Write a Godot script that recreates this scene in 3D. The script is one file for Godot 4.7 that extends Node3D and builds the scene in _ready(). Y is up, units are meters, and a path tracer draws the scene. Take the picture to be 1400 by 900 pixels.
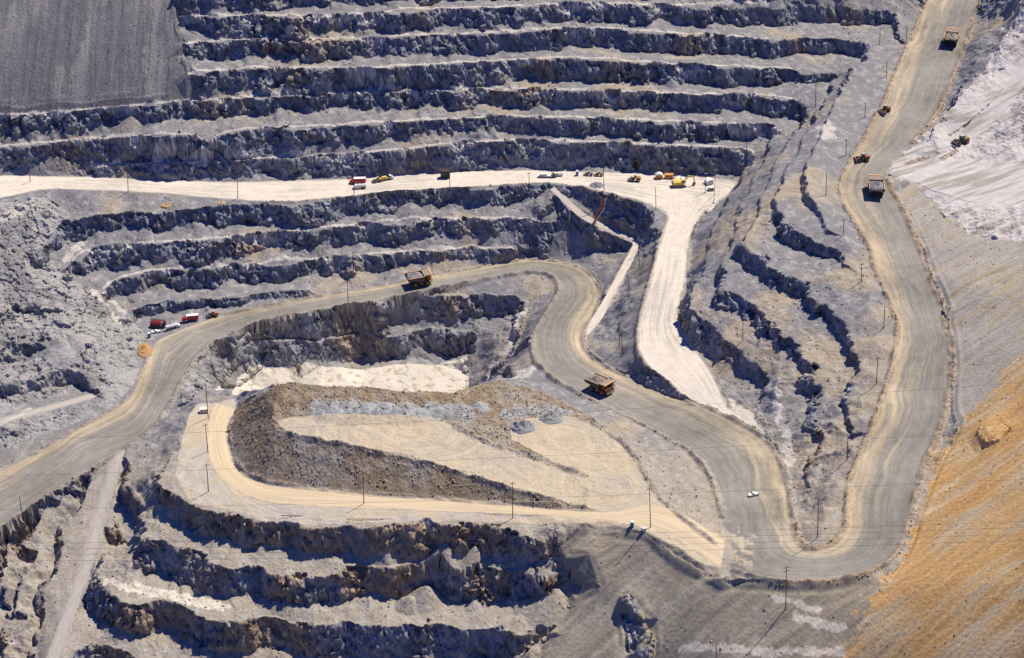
extends Node3D
# An open-pit copper mine seen from its rim. The ground is surveyed as break lines (crests, road edges, spot heights)
# in metres, triangulated, laid out on a fine grid, roughened, and split into named sheets.

const SX := 0.57
const SZ := 0.41
const GX0 := -392.0
const GZ0 := -330.0
const NX := 1376
const NZ := 1636
const CAM := Vector3(0, 570, 948)

var WALLS := {
	"L7": [-209.1, 104, -237, 13, -91.7, 103, -249.4, 13, 0, 101, -262.1, 12, 93.4, 97, -272.4, 12, 189.1, 90, -287.9, 10, 264.2, 80, -305.8, 6],
	"L6": [-207.5, 90, -227.3, 9, -199, 90, -227.9, 12, -159.1, 90, -228.5, 12, -127.2, 90, -228.5, 12, -91.1, 90, -232.1, 12, -64, 90, -238.1, 12, -27.5, 90, -242.3, 12, 0, 90, -243.5, 12, 36.9, 90, -250.2, 12, 69.4, 88, -254, 12, 107, 84, -260.3, 12, 140.5, 80, -267.7, 11, 164.8, 77, -273.9, 11, 213.6, 73, -283.8, 10, 246.6, 70.5, -286.3, 9, 251.8, 69.5, -280, 7, 246.8, 68, -262.8, 5],
	"L5": [-203.2, 78, -211.8, 8, -195.4, 78, -214.1, 11, -176.9, 78, -218.7, 12, -159, 78, -221.1, 12, -122.5, 78, -219.3, 12, -90.9, 78, -221.1, 12, -63.8, 78, -225.7, 12, -27.4, 78, -228.6, 12, 0, 78, -230.4, 12, 27.6, 78, -237.5, 12, 55.3, 76.5, -241.1, 12, 83, 74.5, -241.2, 12, 115.5, 72, -242.4, 12, 138.9, 70, -243.6, 12, 162.3, 68, -245.4, 11, 185.8, 67, -247.2, 10, 209.5, 66, -249.6, 10, 222.3, 65.2, -247.9, 10, 228.6, 64.5, -240.2, 7, 215.3, 63, -208.1, 3, 199.4, 61, -174.4, 3, 184.9, 59, -137.3, 3, 171.7, 57, -100.2, 4, 165.4, 55.5, -78.9, 6, 167.2, 54, -60, 7, 171.4, 50.5, -36.9, 5, 173.3, 48.5, -26.2, 3],
	"L4": [-198, 66, -193.6, 8, -190.9, 66, -196.9, 12, -175.6, 66, -200.2, 13, -157.9, 66, -203.5, 13, -121.8, 66, -203.5, 13, -90.2, 66, -202.4, 13, -63.3, 66, -206.9, 13, -27.2, 66, -211.4, 13, 0, 66, -215.9, 13, 31.9, 66, -218.7, 13, 59.3, 65, -219.4, 13, 82, 64, -216.5, 13, 109.5, 62, -217.2, 13, 137.2, 60, -219.5, 12, 160.4, 58.5, -221.8, 10, 174.2, 57.5, -221.8, 9, 178.2, 57, -212.8, 6, 192.1, 57, -218.4, 5, 203.5, 56, -214, 6, 191.5, 54.5, -178, 3, 175.9, 52.5, -140.9, 3, 161.9, 50.5, -105.8, 3, 152.2, 49, -76.1, 4, 145.9, 48, -48.6, 7, 154.9, 46.5, -34.2, 9, 166.5, 45, -20.9, 8, 172.9, 43.5, -11.2, 7, 175.7, 42.5, -4.9, 3],
	"L3": [-378.1, 43, -169.2, 12, -313.2, 45, -179, 12, -286.3, 46.5, -179.5, 12, -268.2, 48, -179.4, 12, -234.6, 50.5, -180.4, 11, -216.7, 52, -181.3, 11, -190.6, 52, -186.2, 11, -157.5, 52, -191, 11, -112.9, 52, -197, 11, -81.4, 52, -199.1, 11, -45.3, 52, -200.2, 11, 0, 52, -203, 11, 45.3, 52, -200.8, 11, 90.5, 51.5, -198.6, 11, 135.6, 51, -197.5, 11, 158.4, 50, -198.7, 11, 172.6, 49, -195.4, 10, 179, 48, -184.7, 10, 175.6, 47, -166.9, 7, 166.8, 46, -144.5, 3, 154.6, 44.5, -113.2, 3, 144.3, 43, -83.3, 3, 135.7, 41, -51.4, 4, 128, 39, -26.1, 8, 130.7, 38.6, -17.7, 10, 138.3, 38, -13, 10, 143.1, 37, -2.6, 9, 151, 36, 4.4, 9, 155.8, 35, 13.7, 9, 163.8, 33.5, 28.2, 9, 169.7, 32, 42.3, 9, 173.5, 30, 56.6, 8, 176.2, 28.5, 70, 8, 177.1, 27, 80.3, 6, 171.5, 25, 94.3, 6, 167.1, 22.5, 113.9, 5, 168.1, 20.5, 130.3, 3],
	"L2": [-377.9, 28, -159.5, 9, -312.3, 30, -165.5, 12, -285.6, 32, -167, 13, -267.6, 33.5, -167.5, 13, -249.6, 35.5, -167.4, 13, -231, 38, -164.2, 13, -203.7, 40.5, -161.5, 12, -193.1, 40, -161.1, 5, -183.9, 36, -159.2, 3, -172.3, 40.5, -165.7, 10, -155.8, 41, -169.2, 11, -111.6, 41, -173.4, 11, -76.2, 41, -178.6, 11, -44.9, 41, -181.8, 10, -22.5, 41, -184.4, 9, 0, 41, -186, 10, 45, 41, -184.4, 10, 89.8, 40.5, -180.7, 10, 134.4, 40, -178.1, 10, 156.7, 39.5, -176.1, 9, 163.7, 38.5, -170.4, 8, 153.2, 37, -143.1, 3, 141.5, 35, -113.1, 3, 132.7, 33.5, -83.5, 3, 124.8, 31.5, -51.8, 4, 117.6, 29.5, -25.9, 7, 113.3, 28.5, -12.9, 9, 115.3, 27.5, 0.6, 10, 121.8, 26.5, 8.4, 10, 128.9, 25.5, 16, 10, 138.1, 23.5, 32.5, 9, 144.8, 22, 42.7, 8, 150.5, 21.3, 46.7, 8, 152.1, 19.8, 61.6, 7, 151.5, 18, 76.4, 8, 153.3, 16.8, 89.7, 8, 152.5, 15, 105.8, 5, 149.1, 12.5, 124.8, 5, 145, 10.5, 143.9, 4, 142, 9.5, 157.7, 3],
	"L1": [-258.5, 19, -157.7, 3, -236.2, 21.5, -159.1, 6, -199.8, 25, -156.1, 10, -155.7, 25.5, -159, 11, -111.4, 26.8, -161.4, 12, -80.3, 28, -163.5, 13, -58.1, 29.3, -167, 15, -35.8, 30, -171.1, 16, 0, 30, -175.2, 16, 44.9, 30, -173.7, 16, 71.7, 30, -171.1, 16, 102.9, 29.5, -169.1, 16, 134, 29, -166.6, 15, 145.4, 28.5, -164.5, 15, 146.7, 28, -155.5, 12, 135.6, 25, -130, 5, 124.4, 22.5, -101, 4, 117.1, 21, -80.2, 3, 109.9, 19, -53.3, 3, 104.4, 18, -29.8, 4, 99.5, 17, -12.8, 9, 96.7, 16.8, -2.8, 12, 98.6, 16, 9.1, 12, 102.9, 15.5, 15.2, 12, 109.6, 14.5, 20.5, 11, 115.8, 13, 30.1, 11, 120.4, 11.5, 39.5, 10, 126.8, 10, 45.8, 9, 128.9, 7.5, 56.3, 7, 130.5, 4, 71.9, 3],
	"M1": [-277.5, 0, -81.6, 5, -274.9, 3, -95.7, 9, -270.2, 6, -106.5, 11, -265.2, 8, -111, 12, -249.6, 9.5, -114.6, 12, -221.7, 11, -117.4, 12, -191.4, 12.5, -119.2, 12, -169.9, 13.3, -121.4, 12, -154.7, 13.8, -122.3, 12, -130.7, 14, -122.4, 12, -115.7, 14, -125.3, 12, -100.7, 14, -129.5, 12, -70.4, 14, -137.2, 12, -44.2, 14, -141.5, 12, -22.1, 14, -142.5, 12, 0, 14, -144, 12, 23.1, 14, -148.4, 5, 39.8, 14, -142.5, 8, 52.8, 14, -135.8, 12, 65.6, 14, -128.6, 14, 78.4, 13.5, -122, 15, 85.8, 13, -113.6, 12, 81.5, 10.5, -98.1, 5],
	"M2": [-256.1, -7, -76.7, 5, -256.8, -5.5, -88, 10, -251.6, -4, -96, 12, -237.1, -2, -98.1, 13, -215.8, -1, -99.9, 13, -194.3, 0, -101.2, 12, -172.8, 1, -103, 12, -151.5, 1.5, -106.2, 12, -130.3, 2, -110.3, 12, -108.9, 2, -114.9, 12, -87.4, 2, -119.5, 12, -74.4, 2, -121.8, 12, -57, 2, -124.2, 12, -35.1, 2, -125.6, 12, -4.4, 2, -126, 9, 6.6, 2, -125.1, 4, 15.4, 1.5, -124.2, 3],
	"M3": [-237.5, -19, -60.2, 5, -238.6, -17, -70.2, 9, -235.6, -15.5, -78.7, 10, -229.4, -14, -83, 11, -215, -13, -87.8, 11, -193.7, -12, -89.5, 11, -172.3, -11.5, -91.3, 11, -150.9, -11, -93, 11, -129.7, -11, -97, 11, -108.4, -11, -100.6, 11, -86.9, -11, -104.2, 10, -74, -11, -106, 9, -56.7, -11, -109.2, 8, -35, -11.5, -112.8, 7, 0, -12, -114.6, 5, 19.7, -13, -113.2, 3],
	"M4": [-218.8, -26.5, -57.9, 3, -216.9, -25, -65.4, 5, -210.7, -23.5, -67.4, 6, -195.8, -22, -68.2, 6, -183, -21, -69.1, 6, -166.1, -20, -70.7, 5, -149.3, -19.5, -73.3, 4, -119.8, -19, -77.1, 3],
	"ledge": [25.7, 11, -142.1, 4, 33, 7, -131.6, 9, 43.8, 2, -122.3, 12, 56.8, -2, -116.8, 12, 68.8, -4.5, -110.4, 9, 74.6, -6, -103.2, 4],
	"C1": [-160, -31.5, -33.6, 5, -153.2, -30, -40.8, 5, -146.2, -29, -46.5, 6, -135, -28.3, -52.2, 8, -126.9, -27.6, -56.4, 10, -114.6, -27, -61.6, 12, -98.1, -26.5, -68.3, 13, -85.5, -26, -71.3, 13, -72.8, -25.6, -74.8, 14, -60.1, -25.2, -77.6, 14, -43, -25, -79.4, 14, -21.5, -25, -80.7, 14, -4.3, -25, -80.7, 14, 1.7, -25.2, -78.9, 12, 5.6, -25.8, -73.5, 8, 6.8, -26.5, -62.9, 5, 4.6, -28, -49.7, 5, 0, -31, -36, 5, -5, -35, -25.1, 5, -11.6, -41, -16.7, 5],
	"C2": [-165.9, -39, -29.9, 5, -159.4, -35, -33.8, 8, -152.3, -34, -37.7, 11, -144.9, -34.7, -42.5, 14, -126.9, -37.6, -50.5, 15, -106.5, -40.3, -59, 14, -85.5, -41, -62.7, 14, -59.8, -41, -62.7, 14, -47.2, -41, -66.8, 14, -34.3, -41, -68, 15, -25.3, -41.3, -69.4, 15, -19.7, -42, -63.9, 14, -21.7, -44, -55.7, 8, -25.1, -48, -50, 5, -28.4, -53, -43.6, 3],
	"B1": [-173.7, -16, 109, 3, -173.4, -16, 118.6, 7, -169.7, -15, 130.7, 11, -161.7, -14, 140.7, 13, -156.9, -13.5, 143.8, 14, -139, -12.5, 149.1, 14, -131.2, -12, 154.3, 14, -123.6, -11.5, 159.2, 14, -110.7, -10.5, 163.5, 12, -98.1, -9.5, 166.6, 13, -80.4, -8, 168, 14, -62.8, -6.5, 169.2, 14, -41.8, -4.5, 170.1, 14, -20.8, -3, 172.1, 14, 0, -1.5, 177.9, 14, 11, -1.5, 182.5, 7],
	"B2": [-202.9, -29, 78.5, 8, -196.8, -29.5, 93, 12, -190.1, -30, 111.6, 13, -183.7, -30, 129.2, 13, -182.6, -30, 140.7, 10, -183.9, -30, 152.7, 13, -178.1, -29.5, 153.1, 16, -169.7, -29, 156.1, 16, -160.2, -28.5, 160, 16, -148.7, -28, 165.9, 16, -133.4, -27, 175.2, 15, -122.3, -26.5, 180.1, 13, -111.6, -26, 182.2, 12, -97.5, -25, 183.5, 14, -83.6, -24, 182.5, 15, -69.7, -23, 181.3, 15, -48.7, -21.5, 180.9, 16, -41.8, -21, 181, 16, -20.8, -19.5, 185.5, 16, 0, -18, 191.1, 15, 17.1, -17, 196.8, 8],
	"B3": [-202.8, -43, 123.3, 7, -197.6, -44, 135.4, 7, -202, -45, 150.8, 5, -205.4, -45.5, 160, 15, -197.6, -45, 167.6, 16, -188.7, -44.5, 177.8, 16, -176.2, -44, 181.3, 16, -161.3, -43, 185.9, 16, -146.3, -42, 193.2, 16, -128.3, -41.5, 197.3, 16, -110.7, -41, 200.4, 16, -86.2, -40, 202.7, 16, -68.9, -39, 203.1, 16, -48.1, -37.5, 205.7, 16, -20.5, -35.5, 210.6, 16, 0, -34, 214.8, 14, 16.6, -33, 218.6, 4],
	"B4": [-212.6, -63, 201.3, 14, -208.6, -62, 195.5, 15, -204.2, -61.5, 192.4, 15, -192.8, -61, 197.3, 15, -177.9, -60.5, 202.2, 15, -159.6, -60, 208.1, 15, -131.3, -59, 212.4, 15, -82.5, -57, 216.8, 15, -20.4, -53, 225.1, 14, 0, -51, 235, 5],
	"LB": [-217.7, -33.5, 84, 4, -218.8, -36.5, 94.2, 6, -222.6, -40.5, 106.6, 6, -227.2, -45, 120.6, 8, -226.1, -48, 132.5, 8, -226.6, -52, 147.6, 8, -231.6, -55, 157.2, 6, -231.7, -60, 173.8, 7, -232.4, -67, 195.5, 6],
	"LC": [-232, -37, 98.7, 5, -239, -42, 112.1, 6, -241.7, -46.5, 127.2, 8, -242.2, -51, 141.8, 8, -243.4, -56, 156.5, 8, -242.3, -60, 171, 7, -244.1, -67, 190.1, 6],
	"LD": [-252.5, -45, 124.3, 6, -253.8, -50, 138.3, 7, -256.1, -55, 154.3, 7],
	"S0": [-311.5, -7, -26.6, 3, -288.5, -8, -33.2, 4, -277.5, -8.3, -39.8, 5, -267.7, -9.5, -41.8, 4, -263.8, -11, -39.9, 2],
	"S1": [-303.5, -12, 10.4, 7, -282, -13, -0.4, 8, -273.5, -13.5, -7.4, 8, -264.2, -14, -11.3, 8, -256.6, -15.5, -9.1, 4],
	"S2": [-298.9, -20, 34.8, 7, -277.8, -21, 23.7, 7, -263.4, -21.5, 17, 7, -255.9, -21.5, 10.3, 8, -241.6, -22, 5.7, 9, -233.8, -23, 9.4, 8, -227, -25, 19.7, 3],
	"outcrop": [221.5, 37.5, 152.5, 4, 222.9, 38, 162.5, 6, 228, 40, 163, 5, 233, 41.5, 157.8, 3],
	"bank": [292.1, 71, -183.3, 3, 287.1, 70.5, -186.6, 5, 272.8, 66.5, -167.6, 5, 256.6, 61, -143.1, 5, 248.1, 57.5, -132.4, 4, 241.5, 54.5, -124.8, 3],
}
var ROADS := {
	"R": [-318.3, 111.6, -303.2, 169, -47, -268.1, 78.9, -257, 130, -38, -250.9, 67.7, -238.9, 108.4, -35.5, -227.7, 44.4, -218.3, 86.1, -32.5, -212.3, 29.5, -198.6, 65.4, -30.5, -207.9, 19.6, -189.6, 48.4, -29.8, -205.8, 2.2, -184.6, 28.2, -29, -204.4, -15.9, -181.5, 7.1, -28.3, -201.5, -32.1, -176.9, -13.2, -27.6, -192.4, -41.5, -170, -29.5, -27, -180.9, -50, -158, -41, -26.2, -165.2, -59.5, -145.1, -49.6, -25.5, -148.9, -65.9, -126.8, -57.5, -24.8, -128.2, -72.9, -106.1, -63.7, -24, -98.8, -81, -85.2, -69, -23.2, -64.9, -91.7, -60.8, -76.2, -22.4, -34.9, -101.8, -31.1, -87.7, -21.6, -8.8, -111.1, -5.2, -96.8, -20.8, 6.6, -114.7, 7, -99.5, -20.3, 17.6, -115, 15.2, -98.9, -20, 30.7, -110.5, 20.8, -96.3, -19.5, 41.4, -102.5, 24.6, -91, -19, 48.3, -89.8, 27.1, -82.8, -18.3, 51.6, -73.5, 26.8, -72.6, -17.4, 50.5, -56.9, 24.1, -61.1, -16.6, 46.6, -41.5, 20.1, -48, -15.8, 42, -28, 16.1, -33.6, -15, 39.6, -16.3, 12.3, -19.5, -14.2, 39.9, -2.2, 10.9, -3, -13.2, 44.7, 10.8, 13.1, 14.6, -12.2, 52.2, 21.4, 20.4, 29.6, -11.2, 62.7, 32.9, 33, 46.7, -10, 73.6, 46.7, 46.7, 61.6, -8.6, 86.3, 58.4, 61.2, 77.9, -7, 99.6, 68.2, 76.2, 95.4, -5.2, 112.6, 82.6, 88, 111.1, -3.4, 123.9, 98.9, 94, 126, -1.5, 131.1, 116.5, 97.2, 142.3, 0.3, 133.1, 136.1, 98.8, 160.4, 2, 133.2, 155.6, 99.2, 178, 3.7, 132.1, 175.6, 98.2, 195.6, 5.3, 131.4, 192, 97.6, 212.5, 6.8, 132, 203.1, 100.4, 224.3, 8, 134.5, 209.4, 111.1, 231.4, 9, 138.8, 211.2, 125.3, 235.3, 10, 143.2, 210.4, 141.5, 235.5, 11, 147.8, 207.8, 156.5, 232.6, 12, 150.8, 204.7, 168.3, 225.4, 13, 153.7, 198, 175.5, 216.8, 14.2, 155.4, 187.1, 181.4, 202.4, 15.8, 158.4, 169.7, 187.7, 181.5, 18, 164.4, 155.2, 194.7, 161.3, 20.5, 171, 140.3, 204.8, 140.3, 23, 177.9, 123.6, 212.6, 119.7, 25.5, 184.8, 105.4, 218.1, 102.1, 27.8, 190.6, 88.5, 221.8, 85, 30, 195.5, 71, 224.3, 63.9, 32.2, 199.4, 52.6, 224.5, 47.4, 34.2, 198.6, 35.1, 224.8, 29.8, 36.2, 196.3, 19.3, 223.2, 13.9, 38.2, 194.1, 4.4, 222.5, -10.1, 40.5, 194.1, -14.5, 221.1, -31.2, 42.6, 190.2, -35.6, 218.8, -54.7, 44.8, 186.1, -55.7, 216.1, -71.8, 46.6, 185.7, -75, 214.9, -86, 48.2, 189.9, -90.6, 217.8, -100, 49.6, 196.2, -105.6, 224.6, -111.4, 50.6, 206.7, -129.1, 235.3, -125.2, 52.4, 216.6, -152.6, 246.9, -143.4, 54.2, 226.8, -176.9, 257.9, -164.2, 56, 239.1, -212.6, 270.1, -195.9, 58.6, 255.3, -256.7, 286.5, -241.3, 62, 270.1, -298.1, 301.3, -285.5, 65.2, 291.6, -358.4, 322.8, -347.5, 70, 319.5, -443.7, 352, -436.1, 76],
	"T": [-375.9, -145.8, -362.4, -94.9, 18, -312, -155.7, -305.4, -125.7, 16, -285.3, -155.7, -280.9, -138.1, 15.5, -258.6, -155.7, -253.2, -138.1, 15, -222.6, -153.6, -217.7, -136, 14.6, -173.3, -150.4, -169.7, -128.2, 14.2, -133.5, -152.8, -130.1, -124.8, 14, -102.5, -154.8, -98.7, -131.4, 14, -71.6, -160.7, -68.3, -138.6, 14, -22.5, -165.7, -22.1, -144, 14, 22.5, -166.7, 22.2, -149.8, 14, 44.9, -164.7, 49.9, -140.1, 14, 67.3, -164.1, 65.8, -131.8, 13.8, 89.7, -162.7, 79.4, -123.9, 13.5, 111.9, -160.3, 88.6, -116.9, 13.2, 133.8, -154.8, 103.9, -112.6, 13, 135.8, -148.3, 117.9, -114.9, 12.8],
	"W": [129.9, -136.3, 87, -120.1, 13, 116, -117.3, 91.6, -109, 12, 107.8, -99.9, 88, -92.6, 10.5, 102.9, -80.2, 84, -75.8, 9, 101.2, -61.4, 79.8, -54.5, 7.4, 96.8, -35.1, 75.3, -32.7, 5.6, 92.5, -13.9, 71, -11.5, 3.8, 92.2, 1.8, 68.1, 4.9, 2.4, 96.8, 16.7, 67.3, 21.2, 1.2, 102.6, 28.3, 70.2, 34.2, 0, 106.7, 40.3, 75.9, 42.5, -1.2, 109.2, 52.5, 82.8, 50.4, -2.6, 110.8, 61.7, 88.1, 58.2, -4, 113.8, 71.4, 94.4, 66.5, -5.4],
	"P": [94.3, 220.6, 98, 197.1, 6.4, 82.2, 205.2, 81.8, 179.2, 5.4, 68.1, 190.6, 66, 168.6, 4.5, 48.2, 180, 46.7, 172.4, 3, 20.8, 173.5, 20.9, 168.2, 1.2, -21, 165.5, -21.1, 156, -2.5, -63.5, 157.7, -63.3, 147.5, -6, -92.2, 152.8, -91.5, 138.8, -8.3, -117.9, 145.7, -115.6, 132.2, -10.8, -131.4, 137.7, -127.2, 125.9, -12.2, -144.9, 122.5, -137.1, 114.3, -13.7, -153.2, 104, -142.1, 100.8, -15, -157.6, 82, -146.7, 82, -16.5, -159.5, 59.5, -148, 65, -17.8, -158.3, 45, -146.7, 50.6, -19],
	"D": [78.3, -108.6, 72.9, -113.2, -5, 74.7, -98.2, 69.7, -100.9, -6.2, 70.3, -85.8, 65.2, -88.5, -7.7, 64.4, -69.4, 59.4, -72, -9.7, 57.8, -51.6, 52.8, -54.1, -11.6, 52.1, -35.6, 46.9, -38.9, -13.3, 47.7, -26.2, 41.6, -29.4, -14.4, 43.4, -19.2, 37, -24, -15],
	"LG": [76, -114.1, 70.6, -110.4, -5, 61.4, -122.7, 57.7, -118.1, -2.2, 45.3, -129.6, 42.9, -123, 2.6, 35.3, -138.1, 32.6, -132.4, 7.6, 25.3, -146.9, 23.4, -142.1, 13],
	"K": [-203.1, 68.5, -210.2, 76.6, -30.3, -203.2, 84, -210, 84, -33.5, -206, 102.3, -212.2, 101, -39, -207.4, 115.8, -214, 114.6, -43, -208, 134.4, -214.1, 133.2, -47.5, -210, 152.3, -216.1, 151.1, -52, -212.6, 170.3, -218.6, 169.1, -56, -214.8, 187.6, -221.4, 186.5, -60, -216.3, 204.4, -223.5, 203.4, -64],
	"N": [-274, 45.5, -272.8, 51.1, -28, -252.8, 34.1, -251.7, 39.8, -28, -227.8, 19.4, -226.5, 24.6, -28.5],
	"U": [216.3, -90.4, 221.2, -105.5, 49.7, 227, -82.4, 233.1, -105.9, 50, 240.6, -65.9, 253.7, -102.9, 51, 254.3, -52.3, 268.4, -97.1, 52, 266.9, -45.1, 280.5, -95, 53.5, 285.1, -38.3, 301.3, -92.6, 57],
	"V": [264.3, -120, 258, -131.9, 53, 278.1, -133.5, 273.1, -145.6, 57, 292.1, -148.1, 287.6, -160.5, 62.5, 310.4, -170.5, 305.2, -181.3, 69.5, 328.3, -186.1, 324.2, -197.2, 77],
}
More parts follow.
